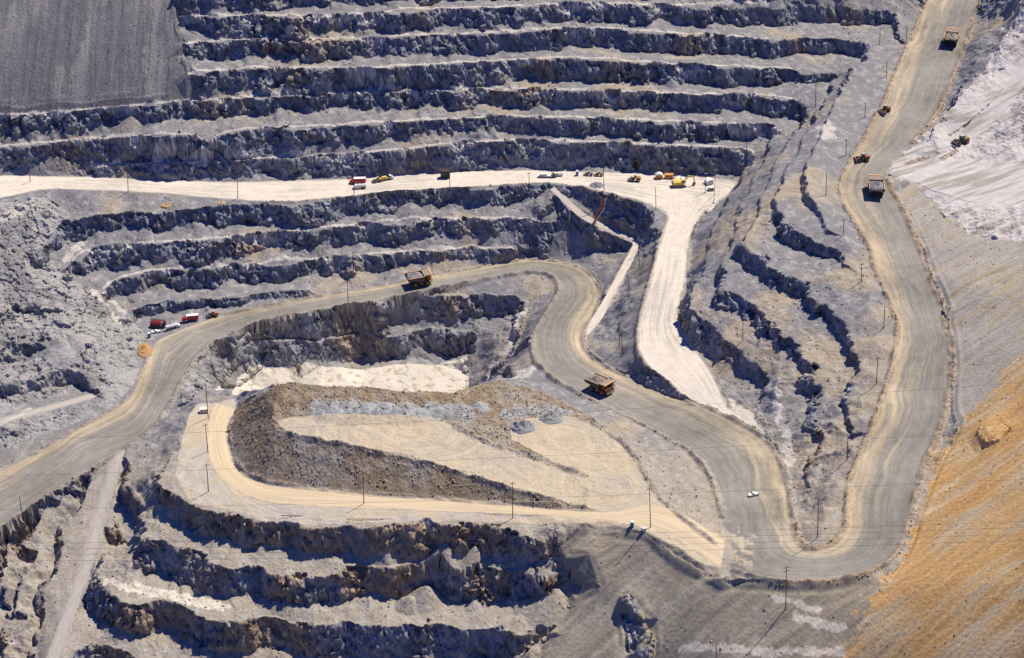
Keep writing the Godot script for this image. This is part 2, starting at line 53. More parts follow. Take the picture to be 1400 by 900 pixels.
var SPOTS := [-388.1, 112, -248.6, -323.8, 108, -265.5, -295.4, 109, -262.8, -267.7, 111, -264, -240, 111, -264, -219.2, 107, -261.7, -212, 97, -237.6, -208.4, 84.5, -220.6, -202.4, 72.5, -203.1, -226.2, 77.4, -214.4, -224.8, 65, -198, -262.7, 76.8, -215.8, -261.2, 64.3, -199.6, -299.4, 76, -217.7, -297.7, 63.5, -201.4, -314.4, 54, -189.8, -278.1, 54.7, -188.3, -242, 57, -188.6, -206.4, 58.3, -191.1, -384.1, 78, -213, -182.6, 112, -248.6, -45.8, 118, -258.2, 92.9, 112, -274.2, 216.3, 96, -316.9, -184.5, 135, -277.5, -46, 140, -276.9, 93.1, 135, -291.1, 246.5, 105, -362, -322.9, 135, -277.5, -387.6, 140, -263.4, -250.8, 10.2, -121.7, -222.7, 11.7, -124, -192.2, 13, -125.8, -263.9, 8.8, -120.6, -287.3, 12, -120.1, -291.4, 8, -95.5, -325.4, 12, -97.1, -354.2, 2, -53.9, -287.9, 2, -75.4, -281.5, -4.5, -61.2, -292, -4, -51.8, -263.7, -7, -65.5, -342.3, -10, -1.6, -331.6, -22, 46.1, -322.6, -32, 86.1, -255.3, -12, -19, -250.8, -11.5, -27.8, -244.4, -12.5, -37.5, -233.6, -20, -42, -219, -25, -26.2, -223.4, -25.5, -3.6, -213.3, -27, 9.1, -222.3, -29, 28.2, -145.3, -19.5, 36.3, -168.5, -19.2, 44.7, -170.4, -18.4, 58.6, -170.6, -17.5, 73.7, -170.5, -16.6, 89.9, -161.6, -15, 110.5, -159.1, -14, 127.7, -172.2, -31, 2.8, -165, -40, -15.2, -178.5, -28.5, 14.3, -181.1, -27.5, 37.7, -183.8, -27, 59.6, -189.7, -28, 71.8, -182.6, -24, 91, -182.5, -24, 74.3, 20.7, 1.5, 178.5, 34.4, 2.5, 180.5, 51.4, 3.4, 184, 61.4, 4, 188.8, 67.7, 4.6, 195.8, 77.2, 5.4, 205.2, 86.3, 6.2, 217.1, 93.6, 7, 227.8, -147.9, -18, 62.7, -146.7, -16.5, 82, -141.2, -14.6, 104.6, -133.4, -13, 120.3, -121.3, -11.5, 130, -100.7, -9.2, 136.9, -71.3, -6.4, 145.8, -35.3, -3.6, 153.3, 0, -0.7, 162.1, 20.9, 1, 167.9, -120.4, 7.5, 103, -117.5, 7.5, 109.6, -109.1, 7.6, 113.7, -99.8, 7.7, 116.4, -90.4, 7.8, 119.8, -81.2, 7.8, 123, -71.9, 7.8, 126.2, -60.9, 7.6, 130.3, -50, 7.3, 134.3, -35.6, 6.8, 139.8, -17.7, 5.8, 147.6, 0, 5, 156.2, 17.5, 4.2, 162.9, 34.7, 3.4, 168.9, 46.7, 3, 173, -120.7, 8, 99.8, -110.4, 8.2, 98.8, -92, 8.3, 98.9, -73.5, 8.2, 100.1, -51.5, 8, 100.5, -36.8, 7.8, 100.8, -27.5, 7.4, 106.2, -18.2, 7, 115.4, -7.2, 6.5, 122.4, 7.2, 6, 129.3, 21.4, 5, 136.6, 35.5, 4.2, 144.1, 0, 6, 115.2, -1.1, 6.4, 106, 7.4, 6.2, 97.8, 22.2, 5.7, 93.7, 33.3, 5, 95.3, 44.1, 4.5, 103.2, 54.5, 4.2, 115.8, 61.1, 4, 130.2, 65.5, 4, 146.9, 71.4, 4.4, 165.5, 82.1, 5.2, 184.1, -136.3, -3, 72.3, -131.7, 4, 75.4, -126.5, 10, 78.5, -119.3, 15, 79.4, -111.8, 16.5, 79.6, -100.5, 15.5, 80.8, -85.6, 15, 82.1, -74.5, 15, 81.4, -59.5, 14, 84, -44.6, 13, 85.9, -29.8, 12.5, 83, -18.7, 12.5, 78.9, -3.8, 12.5, 74, 5.6, 11, 73.8, 15, 9, 76.2, 22.5, 7, 78.7, 31.7, 4.5, 84.4, 39, 3.5, 91.7, -119.3, 12.5, 88.5, -120.3, 10, 94.8, -96.1, 11, 93, -66.5, 11, 93, -36.9, 10, 93.5, -14.8, 9.5, 90.7, -14.7, 8, 101.8, -29.5, 9, 96.7, 17.6, -13, 34.8, 27, -10, 53.8, 38, -6, 70.4, 48.8, -4, 81.7, 58.9, -1.5, 104.1, 67.3, -1, 117.8, 73.5, 0, 135.1, 79.3, 2, 153.2, 90.2, -2.5, 128.4, 84.8, 3, 172.4, 90.9, 4.2, 182.8, 93.4, 5, 192.4, 7.9, -12.5, 20.9, 2, -13, 27.5, -4, -20, 8.9, -13.1, -38, -8.2, -25.3, -56, -36.5, -42.7, -56, -52.4, -85.2, -56, -48.4, -127.1, -54.5, -42, -148.9, -52, -30.2, -153.9, -50, -38.8, -158.4, -50, -23.2, -162.9, -45, -11.5, -25.1, -56, -24.8, -83.9, -56, -28.7, -126.5, -56, -34.9, -146.1, -52.5, -23.2, -34.4, -56, -60.5, -60, -56, -56.4, -106.8, -56, -52.4, 117.9, -2.2, 65.8, 126.3, -0.3, 85.9, 129.6, 1, 106.5, 124.2, 0.5, 76.9, 108, 11, -81, 111.7, 14, -102.4, 104.7, 10, -65.3, 102.2, 8.5, -42.5, 97.7, 6.5, -25.4, 73.6, 2, -106.6, 78.7, 1, -81.6, 71.6, -1, -50.8, 65.9, -2, -19.8, 63, -3, 6, 55.7, -6.5, 11.7, 66.5, -4.3, 31.7, 77.3, -3.6, 46.7, 54.9, -9, -15.6, 62.3, -6.5, -43.7, 70.1, -4, -68.8, 77.5, 0, -96.7, 216.6, 57, -183.2, 203.5, 54, -137.8, 190.5, 51, -104.8, 179.8, 49, -71.6, 177.6, 46.5, -24, 181.9, 44.5, -11, 186.6, 40, 13.1, 188.8, 37, 38.7, 188.1, 33.5, 69.6, 181.3, 30, 92, 174.7, 26.5, 113.4, 163.2, 22.5, 145.8, 152.9, 19, 171.1, 145.6, 15.5, 189.5, 142, 13, 205.8, 136.1, 9.5, 201.2, 135.8, 7, 177.9, 137.3, 5.5, 152.1, 138, 4.5, 132.1, 143.1, 8, 118.2, 142.2, 9.5, 94.1, 139.5, 11, 68.9, 134, 5, 87.2, 136.7, 4.5, 113, 152, 15.5, 141.8, 156.5, 18, 120.1, 160.2, 20.5, 104.2, 143.6, 13, 180.3, 100, 5, 230.5, 110.6, 6.5, 237.6, 124.9, 7.5, 239.9, 139.4, 8.5, 240.2, 156, 10, 236.9, 97.5, -4, 245.1, 113.3, -1.8, 247.8, 129.2, -0.5, 249.4, 145.2, 0, 250, 96.7, -13, 259.3, 112.5, -11.5, 261.1, 128.4, -10.5, 262.3, 146.3, -11.5, 261.1, 67.1, -8, 214, 66.3, -15.8, 230.7, 65.7, -24.5, 245.7, 50.9, -9, 201.8, 50.2, -21, 224.3, 40.4, -25, 219.4, 33.4, -34, 234.5, 35.8, -6, 194.7, 27.9, -26, 207.5, 16.5, -4, 183.8, 22.3, -4.5, 186.5, 19.3, -9, 186.2, 15.5, -13.5, 186, 25.7, -9, 191.9, 24, -14.5, 194.8, 26, -18.5, 197.4, 34.1, -15.5, 201.2, 41.3, -14, 206.4, 31.4, -21.5, 203.4, 23.2, -30, 209, 19.7, -33, 212.8, 49.7, -30.5, 241.2, 82.7, -0.2, 223.9, 81.8, -8, 240.2, 81.2, -17.5, 254, 54.3, -13.5, 217.8, 58.6, -16.5, 227.2, 62.8, -20.5, 237.9, 49.2, -17, 214.5, 52.3, -22.5, 222.5, 55.4, -28, 231.4, 214.9, 26.5, 120, 208.2, 24, 148, 199.5, 21.5, 168.7, 191.3, 18.5, 187.9, 184.7, 16.5, 207.8, 177.6, 14.5, 221.5, 167.1, 11, 238.1, 158, 3.5, 249.3, 248.8, 49, 115.4, 235.9, 47, 175.7, 225.7, 42, 225.8, 216.9, 36, 269.9, 210.9, 25, 304.2, 199.3, 26, 203.9, 190.8, 22, 252.1, 186.1, 9, 285.3, 228.3, 37, 136, 284.1, 80, 165, 256.4, 76, 272.3, 239.7, 60, 345.6, 233.1, 48, 377.5, 206.7, 8, 333.8, 182.2, -8, 316.3, 168.3, 1, 266.2, 221.7, 31, 100.3, 226.8, 34.5, 71.2, 239.2, 46, 39.1, 227.6, 40, 43.8, 228.3, 42.5, 17.5, 227.2, 45, -10.1, 262.2, 53, 51.2, 270.8, 56, 9.9, 254.8, 52.5, -4.6, 241.2, 49.5, -35.4, 232, 49, -69.8, 311.4, 80, 61.4, 341, 85, -53.9, 290.9, 57, -83.3, 300.6, 62, -130.9, 250.4, 51.5, -108.6, 238.4, 51, -112.5, 291, 67, -239, 304.6, 70, -273.8, 307.3, 78, -213, 320, 88, -235.8, 330.8, 104, -295.6, 324.4, 78, -365, 359.1, 110, -137.5, 377.3, 140, -224.4, 278.2, 62, -204.8, 264.6, 59.5, -167.1, 252.4, 57, -146.6, 283.2, 67, -199, -309, -44, 145, -275.7, -55, 154.3, -303.1, -75, 186.1, -247.7, -70, 192, -297, -95, 221.2, -240.9, -85, 232.1, -206.8, -86, 231, -137.2, -83, 234.3, -68.2, -79, 238.7, 0, -69, 249.6, 49.1, -53, 267.1, 95.8, -38, 283.5, 142.6, -33, 288.9, -247.1, -48, 130.7, -230.9, -49, 138.4, -237.5, -44, 120.7, -140.3, -56, 0.6, -130.2, -56, -10.7, -115.1, -56, -18.3, -88.1, -56, -13.8, -61.3, -56, -10.6, -30.7, -56, -9.5, -3.9, -56, -18.5]
var CONES := [[-233.1, 46, -176.3, 10, 0.72], [-187.5, 46, -162.8, 8, 0.75], [-134.7, 72, -214.5, 5, 0.80], [-61.6, 9, -133.5, 8, 0.60], [17.2, 46, -193.4, 5, 0.70], [106.9, 71, -219.1, 3.5, 0.80], [99.1, 60, -211.6, 5, 0.90], [-31.2, -9, 177.1, 8, 0.80], [-17.3, -9.5, 179.3, 7, 0.80], [-40.6, -29, 188.4, 10, 0.75], [-48.5, -32, 191.9, 5, 0.70], [20.6, -22, 199.5, 10, 0.62], [13.8, -10, 183.8, 6, 0.60], [-244.1, -9, -15.6, 5, 0.60], [-252.6, -12, -11.2, 8, 0.55], [61.7, 17, -140, 3, 0.50], [-176.4, 15, -140.1, 2, 0.50], [-96.4, 13, 96.7, 2.6, 0.40], [-91.3, 15, 94.4, 3.4, 0.40], [-87.2, 13, 96.7, 2.6, 0.40], [-81.8, 15, 93, 3.4, 0.40], [-78.7, 12.6, 96.8, 2.4, 0.40], [-73.3, 14, 94.2, 3.2, 0.40], [-68.5, 12.4, 96.5, 2.2, 0.40], [-63.8, 14, 93.5, 3.2, 0.40], [-58.5, 12.8, 96.4, 2.6, 0.40], [-53.1, 13, 94, 2.8, 0.40], [-47.1, 11.6, 97.3, 2.2, 0.40], [-37.6, 12.8, 94.4, 2.4, 0.40], [-32.4, 11.5, 97.1, 2, 0.40], [-23.6, 12, 95.2, 2.4, 0.40], [-16.6, 12.4, 91.1, 2.4, 0.40]]

var H := PackedFloat32Array()          # height
var CLS := PackedByteArray()           # which sheet
var LAT := PackedFloat32Array()        # across a road, 0..1
var ARC := PackedFloat32Array()        # along a road, metres
var TAL := PackedFloat32Array()        # depth of loose talus
var FACE := PackedFloat32Array()       # 1 on blasted rock faces
var tx := PackedVector2Array()
var th := PackedFloat32Array()
var taken := {}
var toes := []                         # [pos2, toe height, dh, outward]
var t0 := 0
var rng := RandomNumberGenerator.new()

enum {ROCK, HAUL, SERVICE, TRACK, PAD, FLOOR, SPOIL, SCREE, ORANGE, PALE, FRONT, HILL, CRAG, SLOPE}

func tick(what):
	print(what, " ", Time.get_ticks_msec() - t0)

func noise(freq, octaves, sd, type = FastNoiseLite.TYPE_SIMPLEX, fractal = FastNoiseLite.FRACTAL_FBM) -> FastNoiseLite:
	var n := FastNoiseLite.new()
	n.noise_type = type; n.frequency = freq; n.seed = sd
	n.fractal_type = fractal if octaves > 1 else FastNoiseLite.FRACTAL_NONE
	n.fractal_octaves = octaves
	return n

# ---------------------------------------------------------------- survey points
func survey(x: float, z: float, h: float, gap := 0.8) -> bool:
	var c := Vector2i(floori(x / 1.5), floori(z / 1.5))
	for i in range(-1, 2):
		for j in range(-1, 2):
			var k := c + Vector2i(i, j)
			if taken.has(k):
				for id in taken[k]:
					if tx[id].distance_to(Vector2(x, z)) < gap:
						return false
	if not taken.has(c):
		taken[c] = []
	taken[c].append(tx.size())
	tx.append(Vector2(x, z)); th.append(h)
	return true

func cr(p0: float, p1: float, p2: float, p3: float, t: float) -> float:
	return 0.5 * (2.0 * p1 + (p2 - p0) * t + (2.0 * p0 - 5.0 * p1 + 4.0 * p2 - p3) * t * t + (3.0 * p1 - p0 - 3.0 * p2 + p3) * t * t * t)

# resample rows of w numbers each (first two or four of them plan positions) to about every `every` metres
func resample(rows: Array, w: int, every: float, xi: int, zi: int, smooth: bool) -> Array:
	var out := []
	var n := rows.size() / w
	for i in n - 1:
		var i0 = maxi(i - 1, 0); var i3 = mini(i + 2, n - 1)
		var d := Vector2(rows[i * w + xi], rows[i * w + zi]).distance_to(Vector2(rows[i * w + w + xi], rows[i * w + w + zi]))
		if w == 5:
			d = maxf(d, Vector2(rows[i * w + 2], rows[i * w + 3]).distance_to(Vector2(rows[i * w + w + 2], rows[i * w + w + 3])))
		var m := maxi(1, ceili(d / every))
		for k in m:
			var t := float(k) / m
			var r := []
			for j in w:
				if smooth:
					r.append(cr(rows[i0 * w + j], rows[i * w + j], rows[i * w + w + j], rows[i3 * w + j], t))
				else:
					r.append(lerpf(rows[i * w + j], rows[i * w + w + j], t))
			out.append(r)
	var last := []
	for j in w:
		last.append(rows[(n - 1) * w + j])
	out.append(last)
	return out

func build_survey():
	for name in ROADS:
		for r in resample(ROADS[name], 5, 2.2, 0, 1, true):
			survey(r[0], r[1], r[4], 1.2); survey(r[2], r[3], r[4], 1.2)
	# [share of each face that lies under talus, run of the bare face per metre]
	var kind := {"L1": [0.22, 0.44], "C1": [0.2, 0.46], "C2": [0.24, 0.46], "B1": [0.16, 0.44], "B2": [0.15, 0.44], "B3": [0.15, 0.44], "B4": [0.15, 0.44], "ledge": [0.15, 0.36], "LB": [0.3, 0.5], "LC": [0.3, 0.5], "LD": [0.3, 0.5], "patch": [0.2, 0.5]}
	var scal := noise(1.0 / 13.0, 2, 21, FastNoiseLite.TYPE_SIMPLEX, FastNoiseLite.FRACTAL_RIDGED); var wave := noise(1.0 / 42.0, 2, 22)
	var later := []
	for name in WALLS:
		var line := resample(WALLS[name], 4, 2.0, 0, 2, false)
		var share: float = kind[name][0] if kind.has(name) else 0.27
		var run: float = kind[name][1] if kind.has(name) else 0.50
		for i in line.size():
			var r = line[i]
			survey(r[0], r[2], r[1], 1.0)
		for i in line.size():
			var a = line[maxi(i - 2, 0)]; var b = line[mini(i + 2, line.size() - 1)]; var r = line[i]
			var dir := Vector2(b[0] - a[0], b[2] - a[2]).normalized()
			var side := Vector2(-dir.y, dir.x)      # right hand of the walk, seen from above with z towards us
			var dh: float = r[3]
			var sh := share
			var rn := run
			if name[0] == "L" and r[0] > -5.0 and r[2] < -110.0 and r[1] < 80.0:
				sh *= 0.3; rn = 0.36
			sh *= 0.25 + 0.9 * maxf(0.0, scal.get_noise_2d(r[0], r[2]) + 0.35) + 0.9 * wave.get_noise_2d(r[0], r[2])
			sh = clampf(sh, 0.02, 0.85)
			var bare := dh * (1.0 - sh)
			later.append([Vector2(r[0], r[2]) + side * maxf(1.4, bare * rn), r[1] - bare, dh, side, Vector2(r[0], r[2]), maxf(1.4, bare * rn)])
			if dh >= 5.0 and r[0] < 100.0:
				survey(r[0] - side.x * 2.0, r[2] - side.y * 2.0, r[1] + 0.1, 1.0)
	for t in later:
		if t[2] >= 2.5:
			var near := false
			for o in later:
				if absf(o[4].x - t[0].x) < 6.0 and o[4].distance_to(t[0]) < t[5] * 0.9:
					near = true; break
			if not near:
				survey(t[0].x, t[0].y, t[1], 1.0)
				toes.append(t)
	for i in SPOTS.size() / 3:
		survey(SPOTS[i * 3], SPOTS[i * 3 + 2], SPOTS[i * 3 + 1], 2.0)
	for c in [[-620, -420, 150], [0, -520, 190], [620, -420, 190], [-620, 420, -120], [620, 420, 130], [0, 420, -90], [-620, 0, 20], [620, 0, 150]]:
		survey(c[0], c[1], c[2])

func raster_tin(idx: PackedInt32Array, x0: float, z0: float, sx: float, sz: float, nx: int, nz: int) -> PackedFloat32Array:
	var out := PackedFloat32Array(); out.resize(nx * nz)
	for t in idx.size() / 3:
		var ia := idx[t * 3]; var ib := idx[t * 3 + 1]; var ic := idx[t * 3 + 2]
		var ax := (tx[ia].x - x0) / sx; var az := (tx[ia].y - z0) / sz
		var bx := (tx[ib].x - x0) / sx; var bz := (tx[ib].y - z0) / sz
		var cx := (tx[ic].x - x0) / sx; var cz := (tx[ic].y - z0) / sz
		var ha := th[ia]; var hb := th[ib]; var hc := th[ic]
		var den := (bz - cz) * (ax - cx) + (cx - bx) * (az - cz)
		if absf(den) < 1e-9:
			continue
		var gx := ((bz - cz) * (ha - hc) + (cz - az) * (hb - hc)) / den
		var gz := ((cx - bx) * (ha - hc) + (ax - cx) * (hb - hc)) / den
		for j in range(maxi(0, ceili(minf(az, minf(bz, cz)))), mini(nz - 1, floori(maxf(az, maxf(bz, cz)))) + 1):
			var lo := 1e9; var hi := -1e9
			if (az <= j) != (bz <= j):
				var x := ax + (j - az) / (bz - az) * (bx - ax); lo = minf(lo, x); hi = maxf(hi, x)
			if (bz <= j) != (cz <= j):
				var x := bx + (j - bz) / (cz - bz) * (cx - bx); lo = minf(lo, x); hi = maxf(hi, x)
			if (cz <= j) != (az <= j):
				var x := cx + (j - cz) / (az - cz) * (ax - cx); lo = minf(lo, x); hi = maxf(hi, x)
			if hi < lo:
				continue
			var base := hc + gz * (j - cz)
			for i in range(maxi(0, ceili(lo - 0.01)), mini(nx - 1, floori(hi + 0.01)) + 1):
				out[j * nx + i] = base + gx * (i - cx)
	return out

func height(x: float, z: float) -> float:
	var fx := clampf((x - GX0) / SX, 0, NX - 1.01); var fz := clampf((z - GZ0) / SZ, 0, NZ - 1.01)
	var i := int(fx); var j := int(fz); fx -= i; fz -= j
	var k := j * NX + i
	return lerpf(lerpf(H[k], H[k + 1], fx), lerpf(H[k + NX], H[k + NX + 1], fx), fz)

# ---------------------------------------------------------------- shaping
func blur_slopes(ri: int, rj: int):
	# even out the triangulation on the tipped slopes, never across a rock face
	var m := PackedFloat32Array(); m.resize(NX * NZ)
	for k in range(NX, NX * NZ - NX - 1):
		var c := CLS[k]
		if c == SCREE or c == ORANGE or c == FRONT or c == HILL or c == PALE:
			var gx := (H[k + 1] - H[k - 1]) / (2.0 * SX); var gz := (H[k + NX] - H[k - NX]) / (2.0 * SZ)
			if gx * gx + gz * gz < 1.7:
				m[k] = 1.0
	var a := PackedFloat32Array(); a.resize(NX * NZ)
	var b := PackedFloat32Array(); b.resize(NX * NZ)
	for j in NZ:
		var sh := 0.0; var sm := 0.0
		for i in range(-ri, NX):
			var e := i + ri
			if e < NX:
				sh += H[j * NX + e] * m[j * NX + e]; sm += m[j * NX + e]
			e = i - ri - 1
			if e >= 0:
				sh -= H[j * NX + e] * m[j * NX + e]; sm -= m[j * NX + e]
			if i >= 0:
				a[j * NX + i] = sh; b[j * NX + i] = sm
	for i in NX:
		var sh := 0.0; var sm := 0.0
		for j in range(-rj, NZ):
			var e := j + rj
			if e < NZ:
				sh += a[e * NX + i]; sm += b[e * NX + i]
			e = j - rj - 1
			if e >= 0:
				sh -= a[e * NX + i]; sm -= b[e * NX + i]
			if j >= 0 and m[j * NX + i] > 0.0 and sm > 0.5 and LAT[j * NX + i] < 0.0:
				H[j * NX + i] = lerpf(H[j * NX + i], sh / sm, smoothstep(0.6, 0.95, sm / ((2 * ri + 1) * (2 * rj + 1))))

const MC := 11
func rough():
	# a coarse mask keeps the warp away from the roads
	var mw := NX / MC + 2; var mh := NZ / MC + 2
	var mask := PackedFloat32Array(); mask.resize(mw * mh); mask.fill(1.0)
	for j in NZ:
		for i in NX:
			if LAT[j * NX + i] >= 0.0:
				mask[(j / MC) * mw + i / MC] = 0.0
	var soft := mask.duplicate()
	for j in range(1, mh - 1):
		for i in range(1, mw - 1):
			var s := 0.0
			for b in range(-1, 2):
				for a in range(-1, 2):
					s += mask[(j + b) * mw + i + a]
			soft[j * mw + i] = s / 9.0
	var n1 := noise(1.0 / 38.0, 2, 11); var n2 := noise(1.0 / 38.0, 2, 12)
	var n3 := noise(1.0 / 9.0, 3, 13); var n4 := noise(1.0 / 9.0, 3, 14)
	var nh := noise(1.0 / 24.0, 3, 15); var nf := noise(1.0 / 2.2, 2, 16); var nq := noise(1.0 / 60.0, 2, 17)
	var ns := noise(1.0, 3, 18)
	var big_ := noise(1.0 / 20.0, 4, 19, FastNoiseLite.TYPE_SIMPLEX, FastNoiseLite.FRACTAL_RIDGED)
	var src := H.duplicate()
	FACE.resize(NX * NZ); TAL.resize(NX * NZ)
	for j in NZ:
		var z := GZ0 + j * SZ
		for i in NX:
			var k := j * NX + i
			if LAT[k] >= 0.0:
				continue
			var x := GX0 + i * SX
			var mx := float(i) / MC; var mz := float(j) / MC
			var mi := int(mx); var mj := int(mz); mx -= mi; mz -= mj
			var q := mj * mw + mi
			var m := lerpf(lerpf(soft[q], soft[q + 1], mx), lerpf(soft[q + mw], soft[q + mw + 1], mx), mz)
			var cl := CLS[k]
			if cl == SCREE or cl == ORANGE or cl == FRONT or cl == HILL or cl == SPOIL:
				var rill: float
				if cl == SPOIL:
					rill = n3.get_noise_2d(x, z) * 0.7 + nf.get_noise_2d(x * 1.3, z * 1.3) * 0.35
				elif cl == SCREE:
					rill = ns.get_noise_2d(x * 0.10, z * 0.009) * 0.6 + ns.get_noise_2d(x * 0.45 + n3.get_noise_2d(x, z) * 0.5, z * 0.03) * 0.22
				elif cl == ORANGE or cl == HILL:
					rill = ns.get_noise_2d((z * 0.94 + x * 0.35) * 0.13, (x * 0.94 - z * 0.35) * 0.010) * 0.7 + ns.get_noise_2d((z + x * 0.37) * 0.5, x * 0.03) * 0.18
				else:
					rill = ns.get_noise_2d((z * 0.9 + x * 0.45) * 0.11, (x * 0.9 - z * 0.45) * 0.012) * 0.9 + ns.get_noise_2d((z * 0.9 + x * 0.45) * 0.45, x * 0.03) * 0.16
				H[k] += m * (rill + nf.get_noise_2d(x, z) * 0.13)
				continue
			var src_add := 0.0
			if cl == SLOPE:
				m *= 0.45
			var calm := clampf(0.8 + nq.get_noise_2d(x, z) * 1.5, 0.45, 1.0)
			var a := n3.get_noise_2d(x, z); var b := n4.get_noise_2d(x, z)
			var wx := (n1.get_noise_2d(x, z) * 5.0 + a * 2.0 * calm) * m
			var wz := (n2.get_noise_2d(x, z) * 5.0 + b * 2.0 * calm) * m
			var fx := clampf(i + wx / SX, 0.0, NX - 2.0); var fz := clampf(j + wz / SZ, 0.0, NZ - 2.0)
			var si := int(fx); var sj := int(fz); fx -= si; fz -= sj
			var s := sj * NX + si
			var h00 := src[s]; var h10 := src[s + 1]; var h01 := src[s + NX]; var h11 := src[s + NX + 1]
			var gx := (h10 - h00) / SX; var gz := (h01 - h00) / SZ
			var g := sqrt(gx * gx + gz * gz)
			var f := clampf((g - 0.95) * 1.1, 0.0, 1.0)
			FACE[k] = f * (0.5 + 0.5 * calm) * (0.9 + 0.1 * m) * (0.3 if cl == SLOPE else 1.0)
			if cl == PALE:
				FACE[k] = maxf(FACE[k], 0.22 * m)
				src_add = m * big_.get_noise_2d(x * 0.8 + z * 0.3, z * 0.4 - x * 0.2) * 0.9
			if cl == CRAG:
				FACE[k] = maxf(FACE[k], 0.6 * m)
				src_add = m * big_.get_noise_2d(x, z) * 1.3
			H[k] = src_add + lerpf(lerpf(h00, h10, fx), lerpf(h01, h11, fx), fz) + m * (nh.get_noise_2d(x, z) * 0.6 + (a + b) * 0.16 + nf.get_noise_2d(x, z) * 0.2) * (1.0 - f)

func cone(x: float, z: float, top: float, slope: float, rise: float, jag: FastNoiseLite):
	var d0 := rise / slope
	var reach := d0 * 2.6
	var ri := int(reach / SX); var rj := int(reach / SZ)
	var ci := roundi((x - GX0) / SX); var cj := roundi((z - GZ0) / SZ)
	for j in range(maxi(1, cj - rj), mini(NZ - 2, cj + rj) + 1):
		var dz := (j - cj) * SZ
		for i in range(maxi(1, ci - ri), mini(NX - 2, ci + ri) + 1):
			var k := j * NX + i
			if LAT[k] >= 0.0 or H[k] < top - rise - 2.5:
				continue
			var dx := (i - ci) * SX
			var d := sqrt(dx * dx + dz * dz)
			if d > reach:
				continue
			var y := top - slope * d
			if y > H[k] - 0.6:
				y += jag.get_noise_2d(GX0 + i * SX, GZ0 + j * SZ) * 0.3
				if y > H[k]:
					TAL[k] += y - H[k]
					H[k] = y

func talus():
	var jag := noise(0.3, 3, 31)
	for c in CONES:
		cone(c[0], c[2], minf(c[1], height(c[0], c[2] + 4.0) + c[3]), c[4], c[3], jag)

func windrow(line: Array, tall: float, half: float, sd: int):
	# a bulldozed safety bank along a road edge: rows of [x, z]
	var n := noise(0.09, 3, sd)
	for q in line.size() - 1:
		var a := Vector2(line[q][0], line[q][1]); var b := Vector2(line[q + 1][0], line[q + 1][1])
		var lo := a.min(b) - Vector2(half, half); var hi := a.max(b) + Vector2(half, half)
		var ab := b - a
		for j in range(maxi(1, int((lo.y - GZ0) / SZ)), mini(NZ - 2, int((hi.y - GZ0) / SZ) + 1) + 1):
			for i in range(maxi(1, int((lo.x - GX0) / SX)), mini(NX - 2, int((hi.x - GX0) / SX) + 1) + 1):
				var p := Vector2(GX0 + i * SX, GZ0 + j * SZ)
				var t := clampf((p - a).dot(ab) / maxf(ab.length_squared(), 1e-6), 0.0, 1.0)
				var d := p.distance_to(a + ab * t)
				if d < half:
					var k := j * NX + i
					var g := cos(d / half * PI / 2.0)
					var want := tall * g * g * maxf(0.0, 0.8 + 0.7 * n.get_noise_2d(p.x, p.y))
					BERM[k] = maxf(BERM[k], want)

var BERM := PackedFloat32Array()
var TINT := PackedFloat32Array()       # pale crushed stone, spilled or graded in strips

func strip(line: Array, half: float):
	for q in line.size() - 1:
		var a := Vector2(line[q][0], line[q][1]); var b := Vector2(line[q + 1][0], line[q + 1][1])
		var lo := a.min(b) - Vector2(half, half); var hi := a.max(b) + Vector2(half, half)
		var ab := b - a
		for j in range(maxi(1, int((lo.y - GZ0) / SZ)), mini(NZ - 2, int((hi.y - GZ0) / SZ) + 1) + 1):
			for i in range(maxi(1, int((lo.x - GX0) / SX)), mini(NX - 2, int((hi.x - GX0) / SX) + 1) + 1):
				var p := Vector2(GX0 + i * SX, GZ0 + j * SZ)
				var t := clampf((p - a).dot(ab) / maxf(ab.length_squared(), 1e-6), 0.0, 1.0)
				var d := p.distance_to(a + ab * t)
				if d < half:
					TINT[j * NX + i] = maxf(TINT[j * NX + i], 1.0 - d / half)


func lay_road(name: String, cls: int, crown := 0.15):
	var s := 0.0
	var prev := Vector2.ZERO
	var rows := resample(ROADS[name], 5, 0.36, 0, 1, true)
	for q in rows.size():
		var r = rows[q]
		var l := Vector2(r[0], r[1]); var e := Vector2(r[2], r[3])
		var mid := (l + e) * 0.5
		if q > 0:
			s += mid.distance_to(prev)
		prev = mid
		var m := ceili(l.distance_to(e) / 0.36)
		for u in m + 1:
			var t := float(u) / m
			var p := l.lerp(e, t)
			var i := roundi((p.x - GX0) / SX); var j := roundi((p.y - GZ0) / SZ)
			if i < 1 or j < 1 or i > NX - 2 or j > NZ - 2:
				continue
			var k := j * NX + i
			LAT[k] = t; ARC[k] = s; CLS[k] = cls
			H[k] = r[4] + crown * (1.0 - pow(2.0 * t - 1.0, 2.0))

func fill(poly: Array, cls: int, only := -1):
	# polygon in plan: x, z, x, z, ...
	var pts := PackedVector2Array()
	for i in poly.size() / 2:
		pts.append(Vector2((poly[i * 2] - GX0) / SX, (poly[i * 2 + 1] - GZ0) / SZ))
	var lo := 1e9; var hi := -1e9
	for p in pts:
		lo = minf(lo, p.y); hi = maxf(hi, p.y)
	for j in range(maxi(0, ceili(lo)), mini(NZ - 1, floori(hi)) + 1):
		var xs := []
		for i in pts.size():
			var a := pts[i]; var b := pts[(i + 1) % pts.size()]
			if (a.y <= j) != (b.y <= j):
				xs.append(a.x + (j - a.y) / (b.y - a.y) * (b.x - a.x))
		xs.sort()
		for q in xs.size() / 2:
			for i in range(maxi(0, ceili(xs[q * 2])), mini(NX - 1, floori(xs[q * 2 + 1])) + 1):
				var k := j * NX + i
				if (CLS[k] == ROCK if only < 0 else CLS[k] == only):
					CLS[k] = cls
